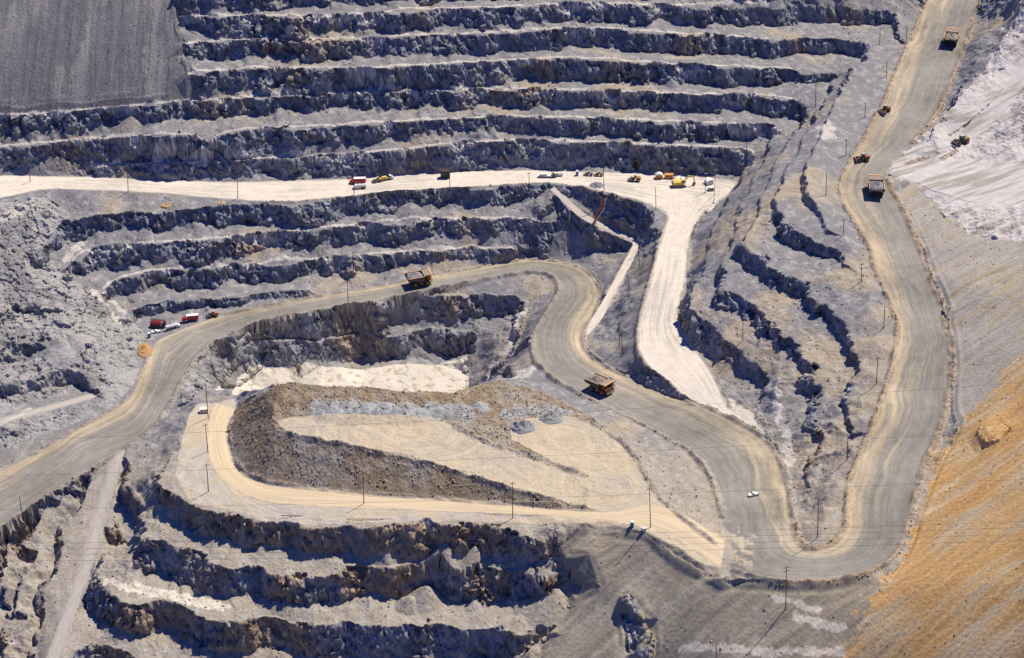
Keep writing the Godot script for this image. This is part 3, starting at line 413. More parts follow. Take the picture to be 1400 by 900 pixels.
# ---------------------------------------------------------------- sheets of ground
func seen(x: float, y: float, z: float) -> bool:
	var dy := y - CAM.y; var dz := z - CAM.z
	var fw := -dy * 0.51504 - dz * 0.85717
	var up := dy * 0.85717 - dz * 0.51504
	var half := fw * 0.2533
	return absf(x) < half + 28.0 and absf(up) < fw * 0.1629 + 34.0

func sheets(idx: PackedInt32Array):
	var pos := PackedVector3Array(); pos.resize(NX * NZ)
	var crag := noise(1.0 / 5.0, 4, 51, FastNoiseLite.TYPE_SIMPLEX, FastNoiseLite.FRACTAL_RIDGED)
	var block := noise(1.0 / 3.6, 1, 53, FastNoiseLite.TYPE_CELLULAR)
	block.cellular_return_type = FastNoiseLite.RETURN_CELL_VALUE
	var slabs := noise(1.0 / 9.0, 1, 54, FastNoiseLite.TYPE_CELLULAR)
	slabs.cellular_return_type = FastNoiseLite.RETURN_CELL_VALUE
	var chips := noise(1.0 / 1.7, 1, 52, FastNoiseLite.TYPE_CELLULAR)
	chips.cellular_return_type = FastNoiseLite.RETURN_CELL_VALUE
	for j in NZ:
		for i in NX:
			var k := j * NX + i
			pos[k] = Vector3(GX0 + i * SX, H[k], GZ0 + j * SZ)
	for j in range(1, NZ - 1):
		for i in range(1, NX - 1):
			var k := j * NX + i
			var f := FACE[k] - TAL[k] * 3.0
			if f > 0.02:
				var p := pos[k]
				var n := Vector3(H[k - 1] - H[k + 1], 2.0 * SX, (H[k - NX] - H[k + NX]) * SX / SZ).normalized()
				var q := Vector3(p.x * 0.8 + p.y * 0.45, p.y * 0.55 - p.x * 0.25, p.z)
				var a := crag.get_noise_3d(q.x, q.y, q.z) * 0.7 + block.get_noise_3d(q.x, q.y * 1.4, q.z) * 1.0 + slabs.get_noise_3d(q.x, q.y * 1.2, q.z) * 1.5 + chips.get_noise_3d(q.x, q.y * 1.5, q.z) * 0.45
				pos[k] = p + n * (a * minf(f, 1.0))
	var col := PackedColorArray(); col.resize(NX * NZ)
	var nb := noise(1.0 / 60.0, 3, 41); var nm := noise(1.0 / 9.0, 3, 42); var ng := noise(1.0 / 1.3, 2, 43); var ns := noise(1.0, 3, 44)
	var nrm := PackedVector3Array(); nrm.resize(NX * NZ)
	for j in range(1, NZ - 1):
		var z := GZ0 + j * SZ
		for i in range(1, NX - 1):
			var k := j * NX + i
			var x := GX0 + i * SX
			if FACE[k] > 0.2:
				nrm[k] = (pos[k + NX] - pos[k]).cross(pos[k + 1] - pos[k]).normalized()
			else:
				nrm[k] = (pos[k + NX] - pos[k - NX]).cross(pos[k + 1] - pos[k - 1]).normalized()
			var big := nb.get_noise_2d(x, z); var mid := nm.get_noise_2d(x, z); var grain := ng.get_noise_2d(x, z)
			var c: Vector3
			var v := 1.0 + 0.20 * grain + 0.14 * mid
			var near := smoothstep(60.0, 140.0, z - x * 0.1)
			var cls := CLS[k]
			if cls == ROCK or cls >= SCREE:
				# sheets of different stone meet along ragged lines
				var kk := clampi(j + roundi((mid * 7.0 + grain * 2.5) / SZ), 1, NZ - 2) * NX + clampi(i + roundi((big * 9.0 + mid * 6.0) / SX), 1, NX - 2)
				var other := CLS[kk]
				if other >= SCREE and other != CRAG and other != SLOPE:
					cls = other
			match cls:
				HAUL:
					var u := LAT[k]; var s := ARC[k]
					var wob := ns.get_noise_2d(s * 0.012, 7.0) * 0.10 + mid * 0.007 + big * 0.05
					var st := ns.get_noise_2d((u + wob) * 4.5, s * 0.006)
					var st2 := ns.get_noise_2d((u + wob) * 15.0 + 50.0, s * 0.010)
					var st3 := ns.get_noise_2d((u - wob) * 60.0 + 90.0, s * 0.02)
					var cream := clampf(0.80 - u * 1.8 + st * 0.55 + st3 * 0.1, 0.0, 1.0)
					c = Vector3(0.228, 0.218, 0.198).lerp(Vector3(0.44, 0.365, 0.25), cream)
					var beside := CLS[k - roundi((9.0 + mid * 14.0 + grain * 3.0) / SX)]
					if beside == PAD and u > 0.5:
						c = c.lerp(Vector3(0.42, 0.365, 0.275), 0.75)
					v = 1.0 + 0.20 * st2 + 0.15 * st3 + 0.08 * grain + 0.11 * mid + 0.22 * big
				SERVICE:
					var st := ns.get_noise_2d(LAT[k] * 13.0 + 20.0, ARC[k] * 0.012)
					var st3 := ns.get_noise_2d(LAT[k] * 45.0 + 70.0, ARC[k] * 0.02)
					c = Vector3(0.585, 0.535, 0.465).lerp(Vector3(0.43, 0.40, 0.36), clampf(st * 1.5 + big, 0.0, 1.0)); v = 1.0 + 0.12 * st3 + 0.05 * grain + 0.08 * mid
				TRACK:
					c = Vector3(0.40, 0.37, 0.34); v = 1.0 + 0.12 * grain + 0.12 * mid
				PAD:
					# tyre marks circle the turning places
					var r := 1e9
					for q in TURNS:
						r = minf(r, sqrt(pow((x - q[0]) / q[2], 2.0) + pow((z - q[1]) / q[3], 2.0)))
					var st := ns.get_noise_2d(r * 5.0 + mid * 0.3, atan2(z, x) * 0.8); var st2 := ns.get_noise_2d(r * 16.0 + mid * 0.5, 4.0)
					c = Vector3(0.45, 0.385, 0.285).lerp(Vector3(0.37, 0.34, 0.29), clampf(st * 1.2 + big, 0.0, 1.0)); v = 1.0 + 0.16 * st2 + 0.07 * grain + 0.07 * mid
					if H[k] < 2.0:
						c = c.lerp(Vector3(0.40, 0.365, 0.325), clampf(0.6 + big * 1.5 + mid, 0.0, 1.0))
					if LAT[k] >= 0.0:
						var st3 := ns.get_noise_2d(LAT[k] * 9.0, ARC[k] * 0.015)
						c = Vector3(0.53, 0.44, 0.31); v = 1.0 + 0.2 * st3 + 0.06 * grain
				FLOOR:
					c = Vector3(0.55, 0.51, 0.45).lerp(Vector3(0.36, 0.33, 0.25), clampf(mid * 1.8 - 0.3, 0.0, 1.0)); v = 1.0 + 0.10 * grain + 0.12 * big
				SPOIL:
					c = Vector3(0.25, 0.195, 0.135).lerp(Vector3(0.28, 0.25, 0.21), clampf(0.2 + big * 1.6, 0.0, 1.0)); v = 1.0 + 0.45 * grain + 0.25 * mid
					c = c.lerp(Vector3(0.27, 0.285, 0.285), clampf(TAL[k] * 1.5 + mid * 0.6 - 0.1, 0.0, 1.0))
				SCREE:
					var st := ns.get_noise_2d((x + mid * 2.5) * 0.06, z * 0.008); var st2 := ns.get_noise_2d((x + mid * 2.0) * 0.25, z * 0.02)
					c = Vector3(0.155, 0.157, 0.170).lerp(Vector3(0.235, 0.229, 0.229), clampf(0.25 + st * 1.3 + big * 0.9, 0.0, 1.0)); v = 1.0 + 0.42 * grain + 0.09 * st2 + 0.12 * mid
				ORANGE:
					var ac := z * 0.94 + x * 0.35 + mid * 2.0 + big * 2.5; var al := x * 0.94 - z * 0.35
					var st := ns.get_noise_2d(ac * 0.10, al * 0.007); var st2 := ns.get_noise_2d(ac * 0.42 + 9.0, al * 0.014)
					c = Vector3(0.47, 0.295, 0.13).lerp(Vector3(0.44, 0.355, 0.24), clampf(0.30 + st * 0.8 + st2 * 0.35 + big * 0.7, 0.0, 1.0)); v = 1.0 + 0.22 * grain + 0.22 * st2
				HILL:
					var ac := z * 0.94 + x * 0.35 + mid * 2.0 + big * 3.0; var al := x * 0.94 - z * 0.35
					var st := ns.get_noise_2d(ac * 0.10 + 40.0, al * 0.007); var st2 := ns.get_noise_2d(ac * 0.42 + 9.0, al * 0.014)
					c = Vector3(0.36, 0.335, 0.30).lerp(Vector3(0.36, 0.305, 0.22), clampf(0.1 + st * 1.5 + big, 0.0, 1.0)); v = 1.0 + 0.18 * grain + 0.16 * st2 + 0.1 * mid
				PALE:
					var st := ns.get_noise_2d((x * 0.5 + z) * 0.16, (z * 0.5 - x) * 0.016)
					c = Vector3(0.48, 0.455, 0.45).lerp(Vector3(0.31, 0.285, 0.265), clampf(st * 1.5 + big * 1.3 + mid * 0.5, 0.0, 1.0)); v = 1.0 + 0.18 * grain + 0.14 * mid
				FRONT:
					var ac := z * 0.9 + x * 0.45 + mid * 2.5; var al := x * 0.9 - z * 0.45
					var st := ns.get_noise_2d(ac * 0.13, al * 0.009)
					c = Vector3(0.285, 0.252, 0.20).lerp(Vector3(0.36, 0.325, 0.265), clampf(st * 1.6, 0.0, 1.0)); v = 1.0 + 0.18 * grain + 0.10 * mid
				CRAG:
					c = Vector3(0.33, 0.324, 0.322).lerp(Vector3(0.215, 0.212, 0.218), clampf(0.3 + big * 1.2 + mid * 0.9, 0.0, 1.0)); v = 1.0 + 0.3 * grain
				_:
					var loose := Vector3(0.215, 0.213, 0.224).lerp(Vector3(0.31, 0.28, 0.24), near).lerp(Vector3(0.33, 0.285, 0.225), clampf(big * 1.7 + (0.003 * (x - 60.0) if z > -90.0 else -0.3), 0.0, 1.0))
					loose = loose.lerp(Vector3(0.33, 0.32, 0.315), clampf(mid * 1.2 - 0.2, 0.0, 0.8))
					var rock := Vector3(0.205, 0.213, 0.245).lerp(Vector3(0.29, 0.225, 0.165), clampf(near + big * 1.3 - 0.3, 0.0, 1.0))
					var f := clampf(FACE[k] * 1.4 - TAL[k] * 4.0, 0.0, 1.0)
					c = loose.lerp(rock, f)
					v = 1.0 + 0.32 * grain + 0.12 * mid
					if f > 0.1:
						var y := H[k]
						v += f * (0.55 * ns.get_noise_3d((x * 0.8 + y * 0.5) * 0.30, (y * 0.5 - x * 0.3) * 0.05, z * 0.1) + 0.3 * ns.get_noise_3d(x * 0.05, y * 0.22, z * 0.05))
			if TINT[k] > 0.0:
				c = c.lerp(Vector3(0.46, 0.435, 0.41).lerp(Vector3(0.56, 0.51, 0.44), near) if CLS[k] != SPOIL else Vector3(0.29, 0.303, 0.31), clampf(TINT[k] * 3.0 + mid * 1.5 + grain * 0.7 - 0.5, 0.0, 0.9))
			if LAT[k] >= 0.0 and CLS[k] != PALE:
				# ragged shoulders
				var e := minf(LAT[k], 1.0 - LAT[k]) * (5.0 if CLS[k] == TRACK else 22.0)
				var w := clampf(1.0 - e + mid * 1.4 + grain * 0.5, 0.0, 0.85)
				c = c.lerp(Vector3(0.30, 0.28, 0.26), w)
			if BERM[k] > 0.25:
				c = c.lerp(Vector3(0.27, 0.245, 0.21).lerp(Vector3(0.36, 0.24, 0.13), clampf((x - 120.0) * 0.02 + big * 1.5, 0.0, 0.6)), clampf(BERM[k] * 0.8, 0.0, 0.6)); v += 0.25 * grain
			v = clampf(v, 0.35, 1.8)
			col[k] = Color(c.x * v, c.y * v, c.z * v)
	tick("colour")
	# cells per sheet
	var lists := {}
	for j in range(1, NZ - 2):
		var z := GZ0 + j * SZ
		for i in range(1, NX - 2):
			var x := GX0 + i * SX
			var k := j * NX + i
			if not seen(x, H[k], z):
				continue
			var c: int = CLS[k]
			if c == ROCK or c == CRAG or c == SLOPE:
				c = 20 + (0 if z < -100.0 else (1 if x < -20.0 and z < 90.0 else (2 if x > -20.0 and z < 150.0 else 3)))
			if not lists.has(c):
				lists[c] = PackedInt32Array()
			lists[c].append(k)
	var vmap := PackedInt32Array(); vmap.resize(NX * NZ)
	var total := 0
	for c in lists:
		vmap.fill(-1)
		var vs := PackedVector3Array(); var nn := PackedVector3Array(); var cc := PackedColorArray(); var ix := PackedInt32Array()
		for k in lists[c]:
			for o in [k, k + 1, k + NX, k + NX + 1]:
				if vmap[o] < 0:
					vmap[o] = vs.size()
					vs.append(pos[o]); nn.append(nrm[o]); cc.append(col[o])
			var a := vmap[k]; var b := vmap[k + 1]; var d := vmap[k + NX]; var e := vmap[k + NX + 1]
			if absf(H[k] - H[k + NX + 1]) < absf(H[k + 1] - H[k + NX]):
				ix.append_array([a, b, e, a, e, d])
			else:
				ix.append_array([a, b, d, b, e, d])
		sheet(SHEETS[c][0], SHEETS[c][1], vs, nn, cc, ix)
		total += ix.size() / 3
	print("triangles ", total)
	# the country round the view, coarser
	var n := 170; var st := 8.0
	var far := raster_tin(idx, -680.0, -560.0, st, st, n, n)
	var vs := PackedVector3Array(); var nn := PackedVector3Array(); var cc := PackedColorArray(); var ix := PackedInt32Array()
	for j in n:
		for i in n:
			var x := -680.0 + i * st; var z := -560.0 + j * st
			vs.append(Vector3(x, far[j * n + i] - 1.5 + nm.get_noise_2d(x * 0.1, z * 0.1) * 2.0, z))
			var v := 1.0 + 0.3 * nm.get_noise_2d(x, z)
			cc.append(Color(0.34 * v, 0.32 * v, 0.31 * v))
	for j in n:
		for i in n:
			var k := j * n + i
			var a := vs[maxi(k - 1, 0)]; var b := vs[mini(k + 1, n * n - 1)]; var d := vs[maxi(k - n, 0)]; var e := vs[mini(k + n, n * n - 1)]
			nn.append(Vector3(a.y - b.y, 2.0 * st, d.y - e.y).normalized())
			if i < n - 1 and j < n - 1 and far[k] != 0.0 and far[k + n + 1] != 0.0 and far[k + 1] != 0.0 and far[k + n] != 0.0:
				var inside := true
				for o in [k, k + 1, k + n, k + n + 1]:
					var p := vs[o]
					if not seen(p.x, p.y, p.z) or p.x < GX0 + 2.0 or p.x > GX0 + NX * SX - 3.0 or p.z < GZ0 + 2.0 or p.z > GZ0 + NZ * SZ - 3.0:
						inside = false
				if not inside:
					ix.append_array([k, k + 1, k + n, k + 1, k + n + 1, k + n])
	sheet("surrounding_ground", "bare grey slopes around the pit", vs, nn, cc, ix)

var SHEETS := {HAUL: ["haul_road", "wide grey haul road climbing in curves through the pit to a hairpin"], SERVICE: ["service_road", "pale cream service road along the far bench and down past the equipment yard"],
	TRACK: ["access_track", "narrow pale tracks and ledges between the benches"], PAD: ["dump_pad", "flat cream tipping pads with tyre tracks"], FLOOR: ["pit_floor", "pale floor of the lowest hole"],
	SPOIL: ["spoil_slope", "brown bouldery tipped spoil around the central pads"], SCREE: ["scree_slope", "grey streaked scree pouring down the upper left corner"], ORANGE: ["hillside", "orange streaked slope in the lower right corner"],
	PALE: ["pale_ground", "whitish ground right of the upper haul road"], FRONT: ["lower_slope", "olive grey scree slope below the hairpin"],
	HILL: ["grey_hillside", "grey tan slope right of the haul road, streaked downhill"],
	20: ["upper_pit_wall", "stepped blue grey rock benches of the far pit wall"], 21: ["middle_pit_wall", "stepped benches on the left between the two roads"], 22: ["right_pit_wall", "stepped benches between the white road and the right haul road"], 23: ["lower_pit_wall", "brown shaded benches in the foreground"]}
var ground: StandardMaterial3D

func sheet(called: String, label: String, vs, nn, cc, ix):
	var arr := []; arr.resize(Mesh.ARRAY_MAX)
	arr[Mesh.ARRAY_VERTEX] = vs; arr[Mesh.ARRAY_NORMAL] = nn; arr[Mesh.ARRAY_COLOR] = cc; arr[Mesh.ARRAY_INDEX] = ix
	var me := ArrayMesh.new(); me.add_surface_from_arrays(Mesh.PRIMITIVE_TRIANGLES, arr); me.surface_set_material(0, ground)
	var o := MeshInstance3D.new(); o.name = called; o.mesh = me
	o.set_meta("kind", "structure"); o.set_meta("label", label); add_child(o)

func _ready():
	t0 = Time.get_ticks_msec()
	rng.seed = 7
	# camera
	var cam := Camera3D.new(); cam.name = "camera"
	cam.position = CAM; cam.rotation_degrees = Vector3(-31, 0, 0); cam.fov = 18.5; cam.near = 1.0; cam.far = 4000.0
	add_child(cam); cam.current = true
	# sky, exposure, sun
	var sky := ProceduralSkyMaterial.new()
	sky.sky_top_color = Color(0.13, 0.27, 0.60); sky.sky_horizon_color = Color(0.40, 0.52, 0.72); sky.ground_bottom_color = Color(0.3, 0.28, 0.26); sky.ground_horizon_color = Color(0.42, 0.5, 0.6)
	var env := Environment.new(); env.background_mode = Environment.BG_SKY; env.sky = Sky.new(); env.sky.sky_material = sky
	env.tonemap_mode = Environment.TONE_MAPPER_LINEAR; env.tonemap_exposure = 1.2
	env.sdfgi_enabled = true; env.ssao_enabled = true; env.ssil_enabled = true
	var we := WorldEnvironment.new(); we.name = "world"; we.environment = env; add_child(we)
	var sun := DirectionalLight3D.new(); sun.name = "sun"
	sun.light_energy = 1.6; sun.light_color = Color(1.0, 0.955, 0.87); sun.light_angular_distance = 0.5; sun.shadow_enabled = true
	add_child(sun)
	sun.look_at_from_position(Vector3(0.38, 0.87, -0.32) * 100.0, Vector3.ZERO)
	# ground
	CLS.resize(NX * NZ); LAT.resize(NX * NZ); LAT.fill(-1.0); ARC.resize(NX * NZ); BERM.resize(NX * NZ); TINT.resize(NX * NZ)
	ground = StandardMaterial3D.new()
	ground.vertex_color_use_as_albedo = true; ground.roughness = 1.0; ground.metallic_specular = 0.1
	build_survey(); tick("survey")
	var idx := Geometry2D.triangulate_delaunay(tx); tick("delaunay")
	H = raster_tin(idx, GX0, GZ0, SX, SZ, NX, NZ); tick("raster")
	lay_roads(); zones()
	blur_slopes(12, 16); blur_slopes(7, 10); tick("blur")
	rough(); tick("rough")
	talus(); tick("talus")
	banks(); strips()
	for k in NX * NZ:
		H[k] += BERM[k]
	sheets(idx); tick("sheets")
	things(); scatter(); tick("things")

func lay_roads():
	lay_road("N", TRACK, 0.0); lay_road("K", TRACK, 0.0); lay_road("D", SERVICE); lay_road("LG", TRACK, 0.0); lay_road("V", PALE, 0.0); lay_road("U", PALE, 0.0)
	lay_road("T", SERVICE); lay_road("W", SERVICE); lay_road("P", PAD); lay_road("R", HAUL)

func banks():
	windrow([[-318.3, 111.6], [-268.1, 78.9], [-250.9, 67.7], [-227.7, 44.4], [-212.3, 29.5], [-207.9, 19.6], [-205.8, 2.2], [-204.4, -15.9]], 1.2, 2.0, 61)
	windrow([[-165.2, -59.5], [-148.9, -65.9], [-128.2, -72.9], [-98.8, -81], [-64.9, -91.7], [-34.9, -101.8], [-8.8, -111.1], [6.6, -114.7], [17.6, -115], [30.7, -110.5], [41.4, -102.5], [48.3, -89.8], [51.6, -73.5], [50.5, -56.9], [46.6, -41.5], [42, -28], [39.6, -16.3], [39.9, -2.2], [44.7, 10.8], [52.2, 21.4], [62.7, 32.9]], 1.3, 2.2, 62)
	windrow([[99.6, 68.2], [112.6, 82.6], [123.9, 98.9], [131.1, 116.5], [133.1, 136.1], [133.2, 155.6], [132.1, 175.6], [131.4, 192], [132, 203.1], [134.5, 209.4], [138.8, 211.2], [143.2, 210.4], [147.8, 207.8], [150.8, 204.7], [153.7, 198], [155.4, 187.1], [158.4, 169.7], [164.4, 155.2], [171, 140.3], [177.9, 123.6], [184.8, 105.4], [190.6, 88.5], [195.5, 71], [199.4, 52.6], [198.6, 35.1], [196.3, 19.3], [194.1, 4.4], [194.1, -14.5], [190.2, -35.6], [186.1, -55.7], [185.7, -75], [189.9, -90.6], [196.2, -105.6], [206.7, -129.1], [216.6, -152.6], [226.8, -176.9], [239.1, -212.6], [255.3, -256.7], [270.1, -298.1], [291.6, -358.4], [319.5, -443.7]], 1.6, 2.6, 63)
	windrow([[-303.2, 169], [-257, 130], [-238.9, 108.4], [-218.3, 86.1], [-198.6, 65.4], [-189.6, 48.4], [-184.6, 28.2], [-181.5, 7.1], [-176.9, -13.2], [-170, -29.5], [-158, -41], [-145.1, -49.6], [-126.8, -57.5], [-106.1, -63.7], [-85.2, -69], [-60.8, -76.2], [-31.1, -87.7], [-5.2, -96.8], [7, -99.5], [15.2, -98.9], [20.8, -96.3], [24.6, -91], [27.1, -82.8], [26.8, -72.6], [24.1, -61.1], [20.1, -48], [16.1, -33.6], [12.3, -19.5], [10.9, -3], [13.1, 14.6], [20.4, 29.6], [33, 46.7], [46.7, 61.6], [61.2, 77.9], [76.2, 95.4], [88, 111.1], [94, 126], [97.2, 142.3], [98.8, 160.4], [99.2, 178]], 1.6, 2.6, 64)
	windrow([[100.4, 224.3], [111.1, 231.4], [125.3, 235.3], [141.5, 235.5], [156.5, 232.6], [168.3, 225.4], [175.5, 216.8], [181.4, 202.4], [187.7, 181.5], [194.7, 161.3], [204.8, 140.3], [212.6, 119.7], [218.1, 102.1], [221.8, 85], [224.3, 63.9], [224.5, 47.4], [224.8, 29.8], [223.2, 13.9], [222.5, -10.1], [221.1, -31.2], [218.8, -54.7], [216.1, -71.8], [214.9, -86]], 1.7, 2.8, 65)
	windrow([[235.3, -125.2], [246.9, -143.4], [257.9, -164.2], [270.1, -195.9], [286.5, -241.3], [301.3, -285.5], [322.8, -347.5], [352, -436.1]], 1.7, 2.8, 66)
	windrow([[-154.8, -123.8], [-130.8, -123.8], [-100.8, -130.5], [-70.5, -138.2], [-22.1, -143.5], [22.2, -149.3]], 1.0, 1.8, 67)
	windrow([[39.8, -144], [52.8, -137.2], [65.7, -129.5], [78.5, -122.9]], 1.6, 3.0, 68)
	windrow([[116, -117.3], [107.8, -99.9], [102.9, -80.2], [101.2, -61.4], [96.8, -35.1], [92.5, -13.9], [92.2, 1.8], [96.8, 16.7], [102.6, 28.3], [106.7, 40.3], [109.2, 52.5], [110.8, 61.7], [113.8, 71.4]], 1.0, 2.0, 69)
	windrow([[91.6, -109], [88, -92.6], [84, -75.8], [79.8, -54.5], [75.3, -32.7], [71, -11.5], [68.1, 4.9], [67.3, 21.2], [70.2, 34.2], [75.9, 42.5], [82.8, 50.4], [88.1, 58.2], [94.4, 66.5]], 1.3, 2.4, 70)
	windrow([[117.9, 65.8], [126.3, 85.9], [129.6, 106.5]], 1.2, 2.5, 71)
	windrow([[-27.5, 106.2], [-18.2, 115.4], [-7.2, 122.4], [7.2, 129.3], [21.4, 136.6], [35.5, 144.1]], 1.8, 3.2, 72)
	windrow([[33.3, 93.9], [44.1, 102.5], [54.6, 115.1], [61.1, 129.5], [65.5, 146.3], [71.4, 164.9], [82.2, 183.5], [93.6, 201.1]], 1.4, 2.4, 73)
	windrow([[-120.4, 103], [-109.1, 113.7], [-90.4, 119.8], [-71.9, 126.2], [-50, 134.3], [-35.6, 139.8], [-17.7, 147.6], [0, 156.2], [17.5, 162.9], [34.7, 168.9]], 1.0, 2.0, 74)
	windrow([[-147.7, 64.7], [-146.3, 82], [-140.8, 104.6], [-133.1, 119.7], [-121, 129.4], [-100.7, 136.6], [-71.3, 145.4], [-35.4, 153], [0, 161.8], [34.8, 168.8]], 0.9, 1.8, 75)
	windrow([[76, -115], [61.5, -123.7], [45.4, -130.5], [35.4, -139.1]], 0.8, 1.4, 76)
	windrow([[78.3, -108.6], [74.7, -98.2], [70.3, -85.8], [64.4, -69.4], [57.8, -51.6], [52.1, -35.6], [47.7, -26.2], [43.4, -19.2]], 0.8, 1.5, 77)
	windrow([[72.9, -113.2], [69.7, -100.9], [65.2, -88.5], [59.4, -72], [52.8, -54.1], [46.9, -38.9], [41.6, -29.4], [37, -24]], 0.7, 1.4, 78)
	windrow([[228.4, -103], [237.7, -108.6], [250.2, -107.6], [260, -115.2]], 1.2, 2.5, 79)
	pass

func strips():
	strip([[-99, 93.6], [-84.8, 94.2], [-66.3, 94.8], [-47.9, 95.9], [-22.1, 94.4]], 5.5)
	strip([[-3.7, 96.7], [7.4, 92.5], [27.9, 89.5]], 4.5)
	strip([[116.9, 239.8], [124.7, 242.1], [135.6, 245.5]], 1.6)
	strip([[125.5, 247.2], [132.3, 250], [146.6, 252.1]], 2.2)
	strip([[75.1, 247.3], [87.7, 252], [109.6, 258.5], [144.7, 260.2]], 2.0)
	strip([[-198, 165.3], [-183, 171.7], [-162.2, 179.7], [-139.8, 189.3]], 3.2)
	strip([[-183.5, 168.3], [-155.1, 179.3], [-136.4, 187.8]], 2.6)
	strip([[135.3, 65.4], [136.1, 93.3], [137.2, 115.7], [136.8, 131.5]], 3.0)
	strip([[185.2, -137.7], [185.8, -124.9]], 7)
	strip([[6.8, -66.1], [1.3, -50.4], [-4.2, -38.4]], 3.2)
	strip([[0, 29.6], [7.9, 20.1]], 6)
	strip([[-234.3, -72], [-224.6, -61.2]], 2.5)
	strip([[-302.3, -108.1], [-287.9, -123]], 5)
	strip([[-255, -104.8], [-261.4, -88.8]], 4)
	strip([[-242.4, -70.2], [-225, -50.4]], 3.5)
	strip([[-260.1, 36.9], [-272.8, 51.1]], 2)
	strip([[-207.7, -228.7], [-199.2, -229.3], [-159.2, -229.9], [-127.4, -229.9], [-91.2, -233.5], [-64.1, -239.5], [-27.6, -243.8], [0, -245], [36.9, -251.7], [69.5, -255.5], [107.2, -261.7], [140.7, -269.2], [165, -275.4]], 1.5)
	strip([[-203.4, -213.2], [-195.5, -215.5], [-177.1, -220.1], [-159.2, -222.5], [-122.7, -220.7], [-91, -222.5], [-63.9, -227.1], [-27.4, -230], [0, -231.8], [27.6, -238.9], [55.4, -242.5], [83.1, -242.6], [115.6, -243.8], [139, -245], [162.5, -246.8]], 1.5)
	strip([[-198.2, -194.9], [-191, -198.2], [-175.7, -201.5], [-158.1, -204.9], [-121.9, -204.9], [-90.2, -203.7], [-63.4, -208.2], [-27.2, -212.7], [0, -217.3], [31.9, -220.1], [59.4, -220.7], [82.1, -217.9], [109.6, -218.5], [137.3, -220.9], [160.5, -223.2], [174.4, -223.2]], 1.5)
	strip([[-378.4, -170.4], [-313.5, -180.3], [-286.6, -180.7], [-268.5, -180.7], [-234.8, -181.6], [-216.9, -182.6], [-190.7, -187.4], [-157.6, -192.3], [-113, -198.3], [-81.5, -200.5], [-45.3, -201.6], [0, -204.3], [45.3, -202.1], [90.6, -199.9], [135.8, -198.8], [158.6, -200], [172.8, -196.7]], 1.5)
	strip([[-378.2, -160.7], [-312.5, -166.7], [-285.8, -168.2], [-267.9, -168.7], [-249.8, -168.6], [-231.2, -165.5], [-203.9, -162.8], [-193.2, -162.3], [-184, -160.4], [-172.5, -166.9], [-156, -170.5], [-111.7, -174.7], [-76.2, -179.9], [-44.9, -183], [-22.5, -185.7], [0, -187.3], [45, -185.7], [89.8, -182], [134.6, -179.4], [156.8, -177.3], [163.8, -171.6]], 1.5)
	strip([[-258.7, -158.9], [-236.4, -160.3], [-200, -157.3], [-155.9, -160.3], [-111.4, -162.6], [-80.3, -164.7], [-58.1, -168.2], [-35.9, -172.4], [0, -176.5], [44.9, -174.9], [71.7, -172.4], [103, -170.3], [134.1, -167.8], [145.5, -165.7], [146.9, -156.7]], 1.5)
	strip([[-256.3, -77.8], [-257, -89.1], [-251.8, -97], [-237.3, -99.2], [-215.9, -101], [-194.4, -102.3], [-173, -104.1], [-151.7, -107.3], [-130.4, -111.4], [-109, -116], [-87.5, -120.6], [-74.5, -122.9], [-57, -125.3], [-35.1, -126.7], [-4.4, -127.2], [6.6, -126.2], [15.4, -125.3]], 1.5)
	strip([[-237.6, -61.2], [-238.8, -71.2], [-235.8, -79.8], [-229.5, -84.1], [-215.2, -88.9], [-193.8, -90.6], [-172.5, -92.4], [-151.1, -94.1], [-129.8, -98.1], [-108.5, -101.7], [-87, -105.3], [-74.1, -107.1], [-56.8, -110.2], [-35, -113.9], [0, -115.7], [19.7, -114.3]], 1.5)
	pass

